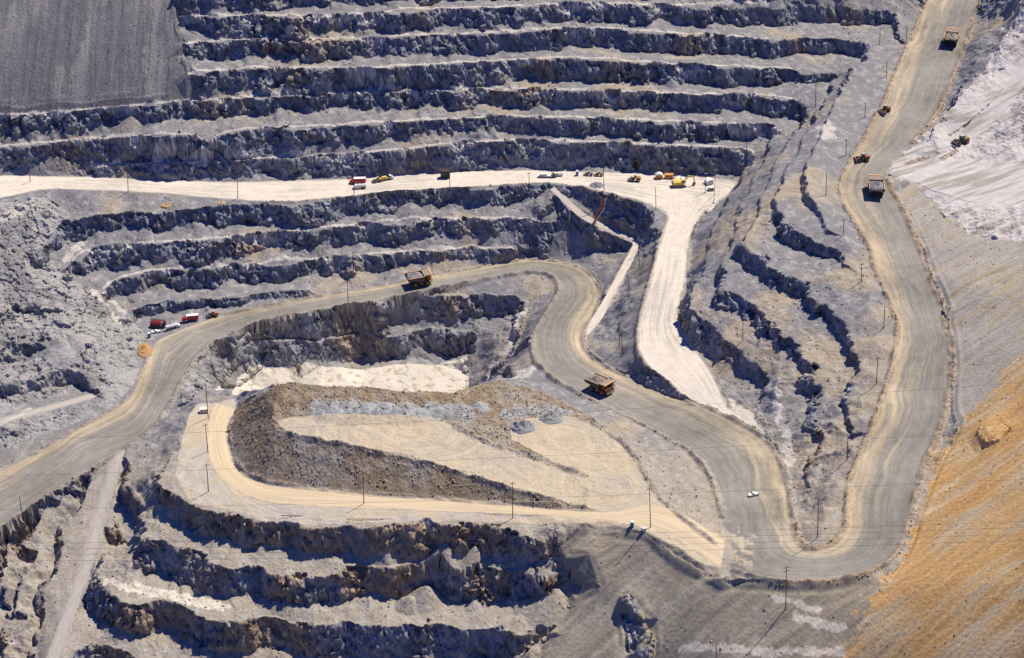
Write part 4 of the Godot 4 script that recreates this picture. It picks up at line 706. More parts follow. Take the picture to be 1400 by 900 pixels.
func zones():
	fill([87.3, 58.2, 110.6, 63.1, 117.9, 65.8, 126.3, 85.9, 129.6, 106.5, 123.9, 98.9, 112.6, 82.6, 99.6, 68.2, 86.3, 58.4], SERVICE)
	fill([-358.8, -96.8, -304.6, -121.9, -280.6, -132.4, -264.1, -121.2, -277, -83.4, -255.3, -76.7, -237.5, -60.2, -217.5, -55.4, -205.5, -31.1, -206, 6, -217.5, 33.9, -249.5, 54.7, -270.1, 68.9, -317.7, 99], CRAG)
	fill([-178.7, -7.6, -166.1, -29.7, -154.9, -39.3, -157.8, -33.3, -164.7, -9.2, -172.3, 35.3, -181.8, 33.3], CRAG)
	fill([49.1, 214.1, 55.7, 217.8, 59.9, 227.2, 64.7, 239.8, 62.4, 247.8, 53.7, 240.6, 51, 223.1, 48.1, 216.1], CRAG)
	fill([136.3, -132.9, 153.8, -148.1, 169.3, -154.6, 182, -155.1, 200.1, -179.8, 221.5, -219.4, 234.3, -226.3, 196.7, -110.4, 184, -71.6, 174.6, -16.6, 155.2, -36.7, 146.3, -48.6, 141, -51.4, 129.3, -26.9, 121.5, -33.3, 114, -16.2, 104.8, -29.8, 99.2, -21.5, 102.4, -67.1, 109.6, -101.6, 124.7, -127.7], SLOPE)
	fill([-383.1, -171.2, -313.6, -180.6, -268.5, -181, -234.8, -181.5, -217.1, -183.5, -190.6, -186.7, -196.8, -192.9, -196.6, -195.8, -203.4, -209.9, -206.6, -223.4, -208.5, -224.9, -211.9, -259.1, -397.7, -268.9], SCREE)
	fill([-120.4, 103, -109.1, 113.7, -90.4, 119.8, -71.9, 126.2, -50, 134.3, -35.6, 139.8, -17.7, 147.6, 0, 156.2, 17.5, 162.9, 34.7, 168.9, 46.7, 172.4, 67.8, 194.7, 93.8, 225.1, 95.8, 202.8, 82.1, 184.1, 71.4, 165.5, 65.5, 146.9, 61.1, 130.2, 54.5, 115.8, 44.1, 103.2, 33.3, 95.3, 22.2, 93.7, 7.4, 97.8, -1.1, 106, 0, 115.2, 21.4, 136.6, 7.2, 129.3, -7.2, 122.4, -18.2, 115.4, -27.5, 106.2, -36.8, 100.8, -51.5, 100.5, -73.5, 100.1, -92, 98.9, -110.4, 98.8], PAD)
	fill([-156.9, 143.8, -139, 148.8, -123.7, 158.6, -98.2, 166, -62.9, 168.3, -20.9, 171.3, 20.7, 178.5, 51.4, 183.4, 51.9, 172.7, 20.9, 167.9, 0, 162.1, -35.3, 153.3, -71.3, 145.8, -100.7, 136.9, -121.3, 130, -133.4, 120.3, -141.2, 104.6, -146.7, 82, -147.9, 62.7, -146.9, 39.5, -168.5, 44.7, -170.4, 58.6, -170.6, 73.7, -170.5, 89.9, -168.9, 116.2], PAD)
	fill([-146.7, 82, -141.2, 104.6, -133.4, 120.3, -121.3, 130, -100.7, 136.9, -71.3, 145.8, -35.3, 153.3, 0, 162.1, 20.9, 167.9, 46.7, 173, 35.5, 144.1, 61.1, 130.2, 39, 91.7, 31.7, 84.4, 15, 76.2, -3.8, 74, -3.8, 54.5, -30.4, 63.6, -61, 62.2, -87.9, 58.7, -115.1, 53.7, -128.7, 62.9, -145.6, 50.6], SPOIL)
	fill([146.1, 263, 156.9, 251.8, 167.5, 235.5, 177.6, 221.5, 190.3, 187.9, 201.4, 163.4, 214.7, 139.9, 250.2, 108.7, 305.3, 98, 234.8, 381.4, 142.6, 288.9], ORANGE)
	fill([-156.7, -24, -149.6, -34.9, -127.3, -43.6, -85.2, -48.4, -42.7, -53.2, -25.7, -57.2, -25.1, -24.8, -24.2, 23.7, -161.4, 23.7], FLOOR)
	fill([216.5, -71.8, 228.7, -79.7, 238.3, -41.3, 248.8, -13.8, 272.5, 1.9, 319.2, 46, 305.3, 98, 250.2, 108.7, 214.7, 139.9, 215.1, 120.7, 222.5, 85, 225.1, 63.9, 225.3, 47.4, 225.6, 29.8, 224, 13.9, 223.3, -10.1, 221.9, -31.2, 219.6, -54.7], HILL)
	fill([235.2, -120, 255.7, -143.1, 288.3, -192.2, 323.9, -255.1, 381.7, -224.4, 319.2, 46, 272.5, 1.9, 248.8, -13.8, 238.3, -41.3, 226.6, -79.7, 224, -102.1], PALE)
	fill([21.2, 188.3, 34.4, 181, 61.4, 189.3, 93.5, 228.3, 123.7, 235.7, 156.4, 233, 167.3, 236.6, 156.9, 251.8, 146.1, 263, 142.6, 288.9, 49.1, 267.1, 0, 249.6, 15.2, 220.2, 34.1, 200.6], FRONT)
	pass

# ---------------------------------------------------------------- things
var mats := {}
var used := {}

func mat(c: Color, rough := 0.85, metal := 0.0) -> StandardMaterial3D:
	var key := [c, rough, metal]
	if not mats.has(key):
		var m := StandardMaterial3D.new()
		m.albedo_color = c.linear_to_srgb(); m.roughness = rough; m.metallic = metal
		mats[key] = m
	return mats[key]

func numbered(called: String) -> String:
	used[called] = used.get(called, -1) + 1
	return called if used[called] == 0 else "%s_%03d" % [called, used[called]]

func thing(called: String, label: String, category: String, at: Vector3, turn := 0.0, group := "") -> Node3D:
	var o := Node3D.new(); o.name = numbered(called); add_child(o)
	o.position = at; o.rotation.y = turn
	o.set_meta("label", label); o.set_meta("category", category)
	if group != "":
		o.set_meta("group", group)
	return o

func part(parent: Node, called: String, st: SurfaceTool, m: Material) -> MeshInstance3D:
	st.generate_normals()
	var o := MeshInstance3D.new(); o.name = called; o.mesh = st.commit(); o.mesh.surface_set_material(0, m)
	parent.add_child(o, true)
	return o

func begin() -> SurfaceTool:
	var st := SurfaceTool.new(); st.begin(Mesh.PRIMITIVE_TRIANGLES); st.set_smooth_group(-1)
	return st

func quad(st: SurfaceTool, a: Vector3, b: Vector3, c: Vector3, d: Vector3):
	for v in [a, b, c, a, c, d]:
		st.add_vertex(v)

# a side outline (x, y clockwise seen from +z) drawn out between two z values, its long edges bevelled
func prism(st: SurfaceTool, outline: Array, z0: float, z1: float, bevel := 0.0):
	var n := outline.size()
	var mid := Vector2.ZERO
	for p in outline:
		mid += p / n
	var inner := []
	for p in outline:
		var d: Vector2 = mid - p
		inner.append(p + d.normalized() * minf(bevel, d.length() * 0.3))
	var rings := [[inner, z1], [outline, z1 - bevel], [outline, z0 + bevel], [inner, z0]] if bevel > 0.0 else [[outline, z1], [outline, z0]]
	for r in rings.size() - 1:
		for i in n:
			var j := (i + 1) % n
			var a: Vector2 = rings[r][0][i]; var b: Vector2 = rings[r][0][j]; var c: Vector2 = rings[r + 1][0][j]; var d: Vector2 = rings[r + 1][0][i]
			quad(st, Vector3(a.x, a.y, rings[r][1]), Vector3(d.x, d.y, rings[r + 1][1]), Vector3(c.x, c.y, rings[r + 1][1]), Vector3(b.x, b.y, rings[r][1]))
	var top: Array = rings[0][0]; var low: Array = rings[-1][0]
	var flat := PackedVector2Array(top)
	for t in Geometry2D.triangulate_polygon(flat):
		st.add_vertex(Vector3(top[t].x, top[t].y, rings[0][1]))
	for t in Geometry2D.triangulate_polygon(flat):
		st.add_vertex(Vector3(low[t].x, low[t].y, rings[-1][1]))

func box(st: SurfaceTool, c: Vector3, s: Vector3, bevel := 0.06):
	var h := s * 0.5
	prism(st, [Vector2(c.x - h.x, c.y - h.y), Vector2(c.x - h.x, c.y + h.y), Vector2(c.x + h.x, c.y + h.y), Vector2(c.x + h.x, c.y - h.y)], c.z - h.z, c.z + h.z, minf(bevel, minf(h.x, minf(h.y, h.z)) * 0.5))

func slab(parent: Node, called: String, m: Material, c: Vector3, s: Vector3, bevel := 0.06) -> MeshInstance3D:
	var st := begin(); box(st, c, s, bevel)
	return part(parent, called, st, m)

func tube(st: SurfaceTool, a: Vector3, b: Vector3, r0: float, r1: float, sides := 8):
	var d := (b - a).normalized()
	var u := d.cross(Vector3.UP if absf(d.y) < 0.9 else Vector3.RIGHT).normalized(); var w := d.cross(u)
	for i in sides:
		var p := TAU * i / sides; var q := TAU * (i + 1) / sides
		var e := u * cos(p) + w * sin(p); var f := u * cos(q) + w * sin(q)
		quad(st, a + e * r0, a + f * r0, b + f * r1, b + e * r1)
		for v in [a, a + f * r0, a + e * r0, b, b + e * r1, b + f * r1]:
			st.add_vertex(v)

func rod(parent: Node, called: String, m: Material, a: Vector3, b: Vector3, r: float, r2 := -1.0, sides := 8) -> MeshInstance3D:
	var st := begin(); tube(st, a, b, r, r2 if r2 >= 0.0 else r, sides)
	return part(parent, called, st, m)

func wheel(parent: Node, x: float, z: float, r: float, w: float, tyre: Material, rim: Material):
	var st := begin()
	var k := r * 0.14
	tube(st, Vector3(x, r, z - w / 2 + k), Vector3(x, r, z + w / 2 - k), r, r, 18)
	tube(st, Vector3(x, r, z - w / 2), Vector3(x, r, z - w / 2 + k), r * 0.86, r, 18)
	tube(st, Vector3(x, r, z + w / 2 - k), Vector3(x, r, z + w / 2), r, r * 0.86, 18)
	var t := part(parent, "wheel", st, tyre)
	var s2 := begin()
	tube(s2, Vector3(x, r, z - w / 2 - 0.03), Vector3(x, r, z + w / 2 + 0.03), r * 0.52, r * 0.52, 12)
	part(t, "rim", s2, rim)

func heap(st: SurfaceTool, rx: float, rz: float, h: float, sd: int, rings := 7, sides := 22, y0 := 0.0, square := 0.0):
	var n := noise(0.5, 2, sd)
	var pts := []
	for r in rings + 1:
		var row := []
		var t := float(r) / rings
		for i in sides:
			var a := TAU * i / sides
			var e := 1.0
			if square > 0.0:
				e = lerpf(1.0, 1.0 / maxf(absf(cos(a)), absf(sin(a))), square)
			var x := cos(a) * rx * t * e; var z := sin(a) * rz * t * e
			var y := h * (1.0 - t) * (1.0 + 0.4 * n.get_noise_2d(x * 0.7 + 9.0, z * 0.7)) * (1.0 - 0.12 * (1.0 - t)) + 0.12 * h * n.get_noise_2d(x * 2.0, z * 2.0)
			row.append(Vector3(x * (1.0 + 0.12 * n.get_noise_2d(a, t * 3.0)), y0 + (y if r < rings else -0.4), z))
		pts.append(row)
	for r in rings:
		for i in sides:
			var j := (i + 1) % sides
			quad(st, pts[r][i], pts[r + 1][i], pts[r + 1][j], pts[r][j])

func on(x: float, z: float, up := 0.0) -> Vector3:
	return Vector3(x, height(x, z) + up, z)

# ------------------------------------------------ haul truck, nose towards +x
func haul_truck(x: float, z: float, turn: float, label: String, ore_color: Color, sd: int):
	var paint := mat(Color(0.30, 0.12, 0.04), 0.6); var dust := mat(Color(0.55, 0.32, 0.17), 0.75); var dark := mat(Color(0.05, 0.05, 0.055), 0.8); var rubber := mat(Color(0.035, 0.035, 0.037), 0.9)
	var glass := mat(Color(0.03, 0.04, 0.05), 0.15); var steel := mat(Color(0.42, 0.41, 0.4), 0.6)
	var t := thing("haul_truck", label, "truck", on(x, z, 0.05), turn, "loaded haul trucks on the road")
	# pitch with the road
	var fwd := Vector2(cos(turn), -sin(turn))
	t.rotation.z = atan((height(x + fwd.x * 4, z + fwd.y * 4) - height(x - fwd.x * 4, z - fwd.y * 4)) / 8.0)
	for s in [-1, 1]:
		wheel(t, 4.3, s * 3.3, 1.85, 1.15, rubber, paint)
		wheel(t, -3.1, s * 3.45, 1.85, 1.1, rubber, paint)
		wheel(t, -3.1, s * 2.15, 1.85, 1.1, rubber, paint)
	var st := begin()
	box(st, Vector3(0, 2.4, 1.2), Vector3(12.0, 1.0, 0.7)); box(st, Vector3(0, 2.4, -1.2), Vector3(12.0, 1.0, 0.7)); box(st, Vector3(-3.1, 1.9, 0), Vector3(1.4, 1.3, 3.4))
	box(st, Vector3(4.3, 1.9, 0), Vector3(0.9, 0.9, 5.4))
	part(t, "chassis", st, dark)
	slab(t, "engine_hood", paint, Vector3(5.4, 3.4, 0), Vector3(3.2, 2.0, 3.2), 0.2)
	var g := slab(t, "radiator_grille", dark, Vector3(7.08, 3.2, 0), Vector3(0.2, 2.1, 2.7), 0.05)
	for k in 5:
		slab(g, "grille_bar", steel, Vector3(7.22, 2.4 + k * 0.4, 0), Vector3(0.08, 0.08, 2.5), 0.02)
	slab(t, "bumper", paint, Vector3(7.2, 1.75, 0), Vector3(0.6, 0.7, 6.2), 0.15)
	slab(t, "deck", paint, Vector3(5.2, 4.5, 0), Vector3(4.4, 0.22, 8.2), 0.05)
	var cab := slab(t, "cab", paint, Vector3(5.3, 5.65, -2.5), Vector3(2.3, 2.1, 2.4), 0.15)
	slab(cab, "windscreen", glass, Vector3(6.48, 5.85, -2.5), Vector3(0.08, 1.1, 2.0), 0.03)
	slab(cab, "side_window", glass, Vector3(5.3, 5.85, -3.72), Vector3(1.6, 1.0, 0.08), 0.03)
	slab(t, "electrical_cabinet", paint, Vector3(5.2, 5.2, 2.3), Vector3(2.2, 1.3, 2.4), 0.12)
	slab(t, "fuel_tank", paint, Vector3(0.7, 2.2, -3.1), Vector3(2.6, 1.7, 1.6), 0.25)
	slab(t, "hydraulic_tank", paint, Vector3(0.7, 2.2, 3.1), Vector3(2.2, 1.5, 1.5), 0.25)
	for s in [-1, 1]:
		rod(t, "ladder", steel, Vector3(7.5, 1.2, s * 2.2), Vector3(7.2, 4.5, s * 3.6), 0.12)
		slab(t, "headlight", mat(Color(0.8, 0.8, 0.75), 0.2), Vector3(7.5, 1.95, s * 1.9), Vector3(0.12, 0.3, 0.5), 0.03)
		rod(t, "mirror_arm", dark, Vector3(6.3, 5.4, s * 4.0), Vector3(6.8, 6.3, s * 4.5), 0.07)
	# dump bed: floor, walls and the canopy over the cab
	var bd := begin()
	prism(bd, [Vector2(-7.4, 5.0), Vector2(-7.4, 5.3), Vector2(1.9, 3.95), Vector2(1.9, 3.5)], -4.2, 4.2, 0.05)
	for s in [-1, 1]:
		var zz: float = 4.15 * s
		prism(bd, [Vector2(-7.4, 5.0), Vector2(-7.6, 5.9), Vector2(-6.8, 6.55), Vector2(2.7, 6.85), Vector2(1.9, 3.5)], zz - 0.14, zz + 0.14, 0.03)
		for k in 4:
			box(bd, Vector3(-5.6 + k * 2.2, 5.5, zz + 0.22 * s), Vector3(0.35, 2.1 - absf(k - 2.5) * 0.2, 0.25))
	prism(bd, [Vector2(1.9, 3.5), Vector2(2.5, 6.85), Vector2(2.9, 6.85), Vector2(2.3, 3.5)], -4.2, 4.2, 0.03)
	var bed := part(t, "dump_bed", bd, mat(Color(0.10, 0.075, 0.06), 0.7))
	var cn := begin()
	prism(cn, [Vector2(2.6, 6.7), Vector2(2.6, 7.0), Vector2(7.3, 7.35), Vector2(7.4, 7.1)], -4.3, 4.3, 0.06)
	for s in [-1, 1]:
		box(cn, Vector3(5.0, 7.3, s * 4.2), Vector3(4.6, 0.35, 0.22))
	part(bed, "canopy", cn, mat(Color(0.27, 0.215, 0.17), 0.85))
	slab(bed, "canopy_lip", dust, Vector3(6.9, 7.42, 0), Vector3(1.0, 0.2, 8.6), 0.05)
	for s in [-1, 1]:
		slab(bed, "top_rim", dust, Vector3(-2.05, 6.76, 4.15 * s), Vector3(9.5, 0.22, 0.42))
	var ld := begin()
	heap(ld, 4.6, 3.95, 2.3, sd, 8, 26, 6.3, 0.8)
	var ore := part(bed, "ore_heap", ld, mat(ore_color, 1.0))
	ore.position = Vector3(-2.4, 0, 0)

func pickup(x: float, z: float, turn: float, label: String, paint_color: Color, long := 5.6):
	var paint := mat(paint_color, 0.4); var rubber := mat(Color(0.03, 0.03, 0.03), 0.9); var glass := mat(Color(0.03, 0.035, 0.04), 0.12); var rimm := mat(Color(0.5, 0.5, 0.5), 0.5)
	var t := thing("pickup_truck", label, "pickup", on(x, z, 0.03), turn)
	for s in [-1, 1]:
		wheel(t, 1.75, s * 0.82, 0.4, 0.28, rubber, rimm); wheel(t, -1.6, s * 0.82, 0.4, 0.28, rubber, rimm)
	var st := begin()
	prism(st, [Vector2(-2.8, 0.55), Vector2(-2.8, 0.85), Vector2(0.0, 0.85), Vector2(2.5, 0.85), Vector2(2.75, 0.8), Vector2(2.8, 0.5)], -0.95, 0.95, 0.06)
	prism(st, [Vector2(0.95, 0.85), Vector2(1.05, 1.2), Vector2(2.6, 1.1), Vector2(2.75, 0.85)], -0.93, 0.93, 0.08)
	part(t, "body", st, paint)
	var c := begin()
	prism(c, [Vector2(-0.75, 0.85), Vector2(-0.6, 1.75), Vector2(0.45, 1.78), Vector2(1.15, 1.15), Vector2(1.1, 0.85)], -0.88, 0.88, 0.12)
	var cab := part(t, "cab", c, paint)
	var w := begin()
	prism(w, [Vector2(-0.5, 1.2), Vector2(-0.42, 1.66), Vector2(0.38, 1.68), Vector2(0.9, 1.2)], -0.9, 0.9, 0.0)
	part(cab, "side_window", w, glass)
	var f := begin()
	quad(f, Vector3(0.56, 1.72, -0.72), Vector3(1.19, 1.16, -0.8), Vector3(1.19, 1.16, 0.8), Vector3(0.56, 1.72, 0.72))
	part(cab, "windscreen", f, glass)
	for s in [-1, 1]:
		slab(t, "bed_side", paint, Vector3(-1.8, 1.08, s * 0.9), Vector3(2.0, 0.5, 0.1), 0.03)
		slab(t, "headlight", mat(Color(0.8, 0.8, 0.78), 0.2), Vector3(2.78, 0.78, s * 0.7), Vector3(0.06, 0.16, 0.32), 0.02)
	slab(t, "tailgate", paint, Vector3(-2.78, 1.08, 0), Vector3(0.1, 0.5, 1.8), 0.03)

# a lorry: cab at +x, then a box, a tank or a flat bed
func lorry(called: String, label: String, x: float, z: float, turn: float, cab_color: Color, body: String, body_color: Color, roof_color: Color, long := 9.0):
	var paint := mat(cab_color, 0.45); var bodym := mat(body_color, 0.5); var rubber := mat(Color(0.03, 0.03, 0.03), 0.9); var glass := mat(Color(0.03, 0.035, 0.04), 0.12); var dark := mat(Color(0.05, 0.05, 0.05), 0.8); var rimm := mat(Color(0.45, 0.45, 0.45), 0.5)
	var t := thing(called, label, "lorry", on(x, z, 0.03), turn)
	var hx := long * 0.5
	for s in [-1, 1]:
		wheel(t, hx - 1.2, s * 1.05, 0.52, 0.32, rubber, rimm)
		wheel(t, -hx + 1.3, s * 1.0, 0.52, 0.5, rubber, rimm); wheel(t, -hx + 2.5, s * 1.0, 0.52, 0.5, rubber, rimm)
	slab(t, "chassis", dark, Vector3(0, 0.85, 0), Vector3(long - 0.4, 0.3, 1.1))
	var c := begin()
	prism(c, [Vector2(hx - 2.4, 0.8), Vector2(hx - 2.4, 2.7), Vector2(hx - 1.2, 2.7), Vector2(hx - 0.85, 1.85), Vector2(hx, 1.65), Vector2(hx, 0.7)], -1.15, 1.15, 0.1)
	var cab := part(t, "cab", c, paint)
	slab(cab, "side_window", glass, Vector3(hx - 1.75, 2.2, 0), Vector3(0.9, 0.6, 2.34), 0.02)
	var f := begin()
	quad(f, Vector3(hx - 1.17, 2.6, -0.95), Vector3(hx - 0.83, 1.9, -1.0), Vector3(hx - 0.83, 1.9, 1.0), Vector3(hx - 1.17, 2.6, 0.95))
	part(cab, "windscreen", f, glass)
	slab(t, "bumper", dark, Vector3(hx + 0.08, 0.7, 0), Vector3(0.2, 0.35, 2.2), 0.05)
	var bl := long - 2.7
	var bx := -hx + bl * 0.5
	if body == "box":
		var b := slab(t, "cargo_box", bodym, Vector3(bx, 2.35, 0), Vector3(bl, 2.6, 2.5), 0.06)
		slab(b, "roof", mat(roof_color, 0.5), Vector3(bx, 3.69, 0), Vector3(bl + 0.06, 0.1, 2.56), 0.03)
		slab(b, "rear_door", mat(body_color * 0.8, 0.5), Vector3(-hx - 0.03, 2.3, 0), Vector3(0.06, 2.3, 2.2), 0.02)
	elif body == "tank":
		var s := begin()
		tube(s, Vector3(-hx + 0.3, 2.05, 0), Vector3(-hx + bl - 0.3, 2.05, 0), 1.05, 1.05, 20)
		tube(s, Vector3(-hx, 2.05, 0), Vector3(-hx + 0.3, 2.05, 0), 0.75, 1.05, 20); tube(s, Vector3(-hx + bl - 0.3, 2.05, 0), Vector3(-hx + bl, 2.05, 0), 1.05, 0.75, 20)
		var k := part(t, "tank", s, bodym)
		rod(k, "manhole", dark, Vector3(bx, 3.05, 0), Vector3(bx, 3.25, 0), 0.3)
		rod(k, "catwalk", dark, Vector3(-hx + 0.5, 3.14, 0.3), Vector3(-hx + bl - 0.5, 3.14, 0.3), 0.06)
	else:
		slab(t, "flat_bed", bodym, Vector3(bx, 1.25, 0), Vector3(bl, 0.25, 2.4), 0.04)
		slab(t, "headboard", dark, Vector3(-hx + bl, 1.9, 0), Vector3(0.12, 1.3, 2.3), 0.03)
		slab(t, "crate", mat(roof_color, 0.7), Vector3(bx - bl * 0.1, 1.95, 0), Vector3(bl * 0.55, 1.1, 1.8), 0.05)

func loader(called: String, label: String, category: String, x: float, z: float, turn: float, color: Color, size: float, blade: bool):
	var paint := mat(color, 0.55); var rubber := mat(Color(0.03, 0.03, 0.03), 0.9); var dark := mat(Color(0.04, 0.04, 0.045), 0.75); var glass := mat(Color(0.04, 0.06, 0.08), 0.15); var steel := mat(Color(0.2, 0.19, 0.18), 0.6)
	var t := thing(called, label, category, on(x, z, 0.05), turn)
	for s in [-1, 1]:
		wheel(t, 1.9, s * 1.45, 1.0, 0.8, rubber, paint); wheel(t, -1.9, s * 1.45, 1.0, 0.8, rubber, paint)
	var st := begin()
	prism(st, [Vector2(-3.6, 1.1), Vector2(-3.6, 2.4), Vector2(-3.2, 2.7), Vector2(-0.9, 2.7), Vector2(-0.9, 1.0)], -1.1, 1.1, 0.12)
	part(t, "engine_housing", st, paint)
	slab(t, "front_frame", dark, Vector3(1.2, 1.2, 0), Vector3(2.6, 1.0, 1.6), 0.1)
	var cab := slab(t, "cab", dark, Vector3(-0.2, 2.9, 0), Vector3(1.6, 1.9, 1.7), 0.1)
	slab(cab, "windows", glass, Vector3(-0.2, 3.15, 0), Vector3(1.66, 0.9, 1.76), 0.02)
	slab(cab, "roof", mat(Color(0.38, 0.37, 0.36), 0.5), Vector3(-0.2, 3.92, 0), Vector3(1.8, 0.14, 1.9), 0.05)
	for s in [-1, 1]:
		rod(t, "lift_arm", paint, Vector3(0.9, 2.1, s * 0.75), Vector3(3.3, 0.9, s * 0.75), 0.2)
	if blade:
		var b := begin()
		prism(b, [Vector2(3.3, 0.05), Vector2(3.1, 0.9), Vector2(3.4, 1.7), Vector2(3.6, 1.7), Vector2(3.3, 0.9), Vector2(3.55, 0.05)], -2.3, 2.3, 0.03)
		part(t, "blade", b, steel)
	else:
		var b := begin()
		prism(b, [Vector2(3.2, 0.1), Vector2(3.0, 0.9), Vector2(3.4, 1.7), Vector2(3.6, 1.6), Vector2(3.35, 0.9), Vector2(4.6, 0.25), Vector2(4.7, 0.05)], -1.9, 1.9, 0.05)
		part(t, "bucket", b, steel)
	rod(t, "exhaust_pipe", dark, Vector3(-2.2, 2.6, 0.5), Vector3(-2.2, 3.7, 0.5), 0.09)
	t.scale = Vector3.ONE * size

func excavator(called: String, label: String, x: float, z: float, turn: float, color: Color, dark_color: Color, size: float):
	var paint := mat(color, 0.5); var dark := mat(dark_color, 0.75); var glass := mat(Color(0.04, 0.06, 0.08), 0.15); var steel := mat(Color(0.16, 0.15, 0.15), 0.7)
	var t := thing(called, label, "excavator", on(x, z, 0.03), turn)
	for s in [-1, 1]:
		var tr := begin()
		prism(tr, [Vector2(-2.5, 0.5), Vector2(-2.1, 1.0), Vector2(2.1, 1.0), Vector2(2.5, 0.5), Vector2(2.1, 0.0), Vector2(-2.1, 0.0)], s * 1.5 - 0.35, s * 1.5 + 0.35, 0.05)
		part(t, "track", tr, steel)
	slab(t, "undercarriage", dark, Vector3(0, 0.75, 0), Vector3(2.4, 0.6, 2.4))
	var up := begin()
	prism(up, [Vector2(-3.4, 1.2), Vector2(-3.5, 2.5), Vector2(-1.0, 2.7), Vector2(1.4, 2.2), Vector2(1.6, 1.2)], -1.6, 1.6, 0.15)
	part(t, "upper_body", up, paint)
	var cab := slab(t, "cab", paint, Vector3(1.2, 2.6, 1.0), Vector3(1.6, 1.9, 1.1), 0.1)
	slab(cab, "windows", glass, Vector3(1.25, 2.85, 1.0), Vector3(1.62, 1.0, 1.16), 0.02)
	slab(t, "counterweight", dark, Vector3(-3.4, 1.9, 0), Vector3(0.8, 1.3, 3.0), 0.2)
	var bm := begin()
	prism(bm, [Vector2(1.2, 2.0), Vector2(3.4, 5.0), Vector2(5.9, 4.4), Vector2(6.0, 4.0), Vector2(3.6, 4.4), Vector2(1.8, 1.7)], -0.4, 0.0, 0.05)
	part(t, "boom", bm, paint)
	var ar := begin()
	prism(ar, [Vector2(5.6, 4.7), Vector2(6.2, 4.5), Vector2(6.8, 1.6), Vector2(6.4, 1.5)], -0.36, -0.04, 0.04)
	part(t, "dipper_arm", ar, paint)
	var bk := begin()
	prism(bk, [Vector2(6.3, 1.7), Vector2(6.9, 1.6), Vector2(7.1, 0.6), Vector2(6.2, 0.2), Vector2(5.6, 0.5), Vector2(6.2, 0.7)], -0.9, 0.5, 0.04)
	part(t, "bucket", bk, steel)
	rod(t, "hydraulic_ram", steel, Vector3(1.9, 2.3, -0.2), Vector3(3.4, 4.2, -0.2), 0.13)
	t.scale = Vector3.ONE * size

func drill_rig(label: String, x: float, z: float, turn: float, color: Color, size: float):
	var paint := mat(color, 0.5); var dark := mat(Color(0.05, 0.05, 0.055), 0.75); var steel := mat(Color(0.3, 0.29, 0.29), 0.6)
	var t := thing("drill_rig", label, "drill rig", on(x, z, 0.03), turn)
	for s in [-1, 1]:
		var tr := begin()
		prism(tr, [Vector2(-3.0, 0.6), Vector2(-2.5, 1.2), Vector2(2.5, 1.2), Vector2(3.0, 0.6), Vector2(2.5, 0.0), Vector2(-2.5, 0.0)], s * 1.7 - 0.4, s * 1.7 + 0.4, 0.05)
		part(t, "track", tr, dark)
	slab(t, "deck", dark, Vector3(-0.4, 1.5, 0), Vector3(9.0, 0.5, 3.6), 0.08)
	slab(t, "machine_house", paint, Vector3(-1.6, 2.7, 0), Vector3(5.2, 1.9, 3.0), 0.15)
	slab(t, "cooler", dark, Vector3(-4.4, 2.6, 0), Vector3(0.8, 1.7, 2.6), 0.08)
	var cab := slab(t, "cab", paint, Vector3(3.0, 2.8, -0.9), Vector3(1.6, 2.1, 1.6), 0.12)
	slab(cab, "windows", mat(Color(0.04, 0.05, 0.07), 0.15), Vector3(3.05, 3.1, -0.9), Vector3(1.64, 1.0, 1.66), 0.02)
	var ms := begin()
	for s in [-0.45, 0.45]:
		tube(ms, Vector3(-5.0, 4.3, s), Vector3(4.6, 4.6, s), 0.12, 0.12, 6)
		tube(ms, Vector3(-5.0, 5.1, s), Vector3(4.6, 5.4, s), 0.12, 0.12, 6)
	for k in 8:
		tube(ms, Vector3(-5.0 + k * 1.37, 4.3, 0.45), Vector3(-4.3 + k * 1.2, 5.15, -0.45), 0.07, 0.07, 5)
	part(t, "folded_mast", ms, dark)
	rod(t, "mast_foot", paint, Vector3(4.2, 1.6, 0.4), Vector3(4.2, 4.6, 0.4), 0.3)
	t.scale = Vector3.ONE * size

func portable_toilet(x: float, z: float, turn: float, label: String, color: Color, size := 1.0):
	var m := mat(color, 0.5)
	var t := thing("portable_toilet", label, "toilet", on(x, z, 0.02), turn)
	slab(t, "cabin", m, Vector3(0, 1.15, 0), Vector3(1.15, 2.1, 1.15), 0.08)
	var r := begin()
	prism(r, [Vector2(-0.64, 2.2), Vector2(-0.45, 2.45), Vector2(0.45, 2.45), Vector2(0.64, 2.2)], -0.64, 0.64, 0.06)
	part(t, "roof", r, mat(Color(0.75, 0.76, 0.76), 0.5))
	var d := slab(t, "door", mat(color * 0.75, 0.5), Vector3(0, 1.1, 0.6), Vector3(0.75, 1.8, 0.05), 0.02)
	slab(d, "handle", mat(Color(0.1, 0.1, 0.1), 0.5), Vector3(0.28, 1.1, 0.65), Vector3(0.06, 0.16, 0.05), 0.01)
	slab(t, "skid", mat(Color(0.12, 0.12, 0.12)), Vector3(0, 0.06, 0), Vector3(1.3, 0.12, 1.2), 0.02)
	t.scale = Vector3.ONE * size

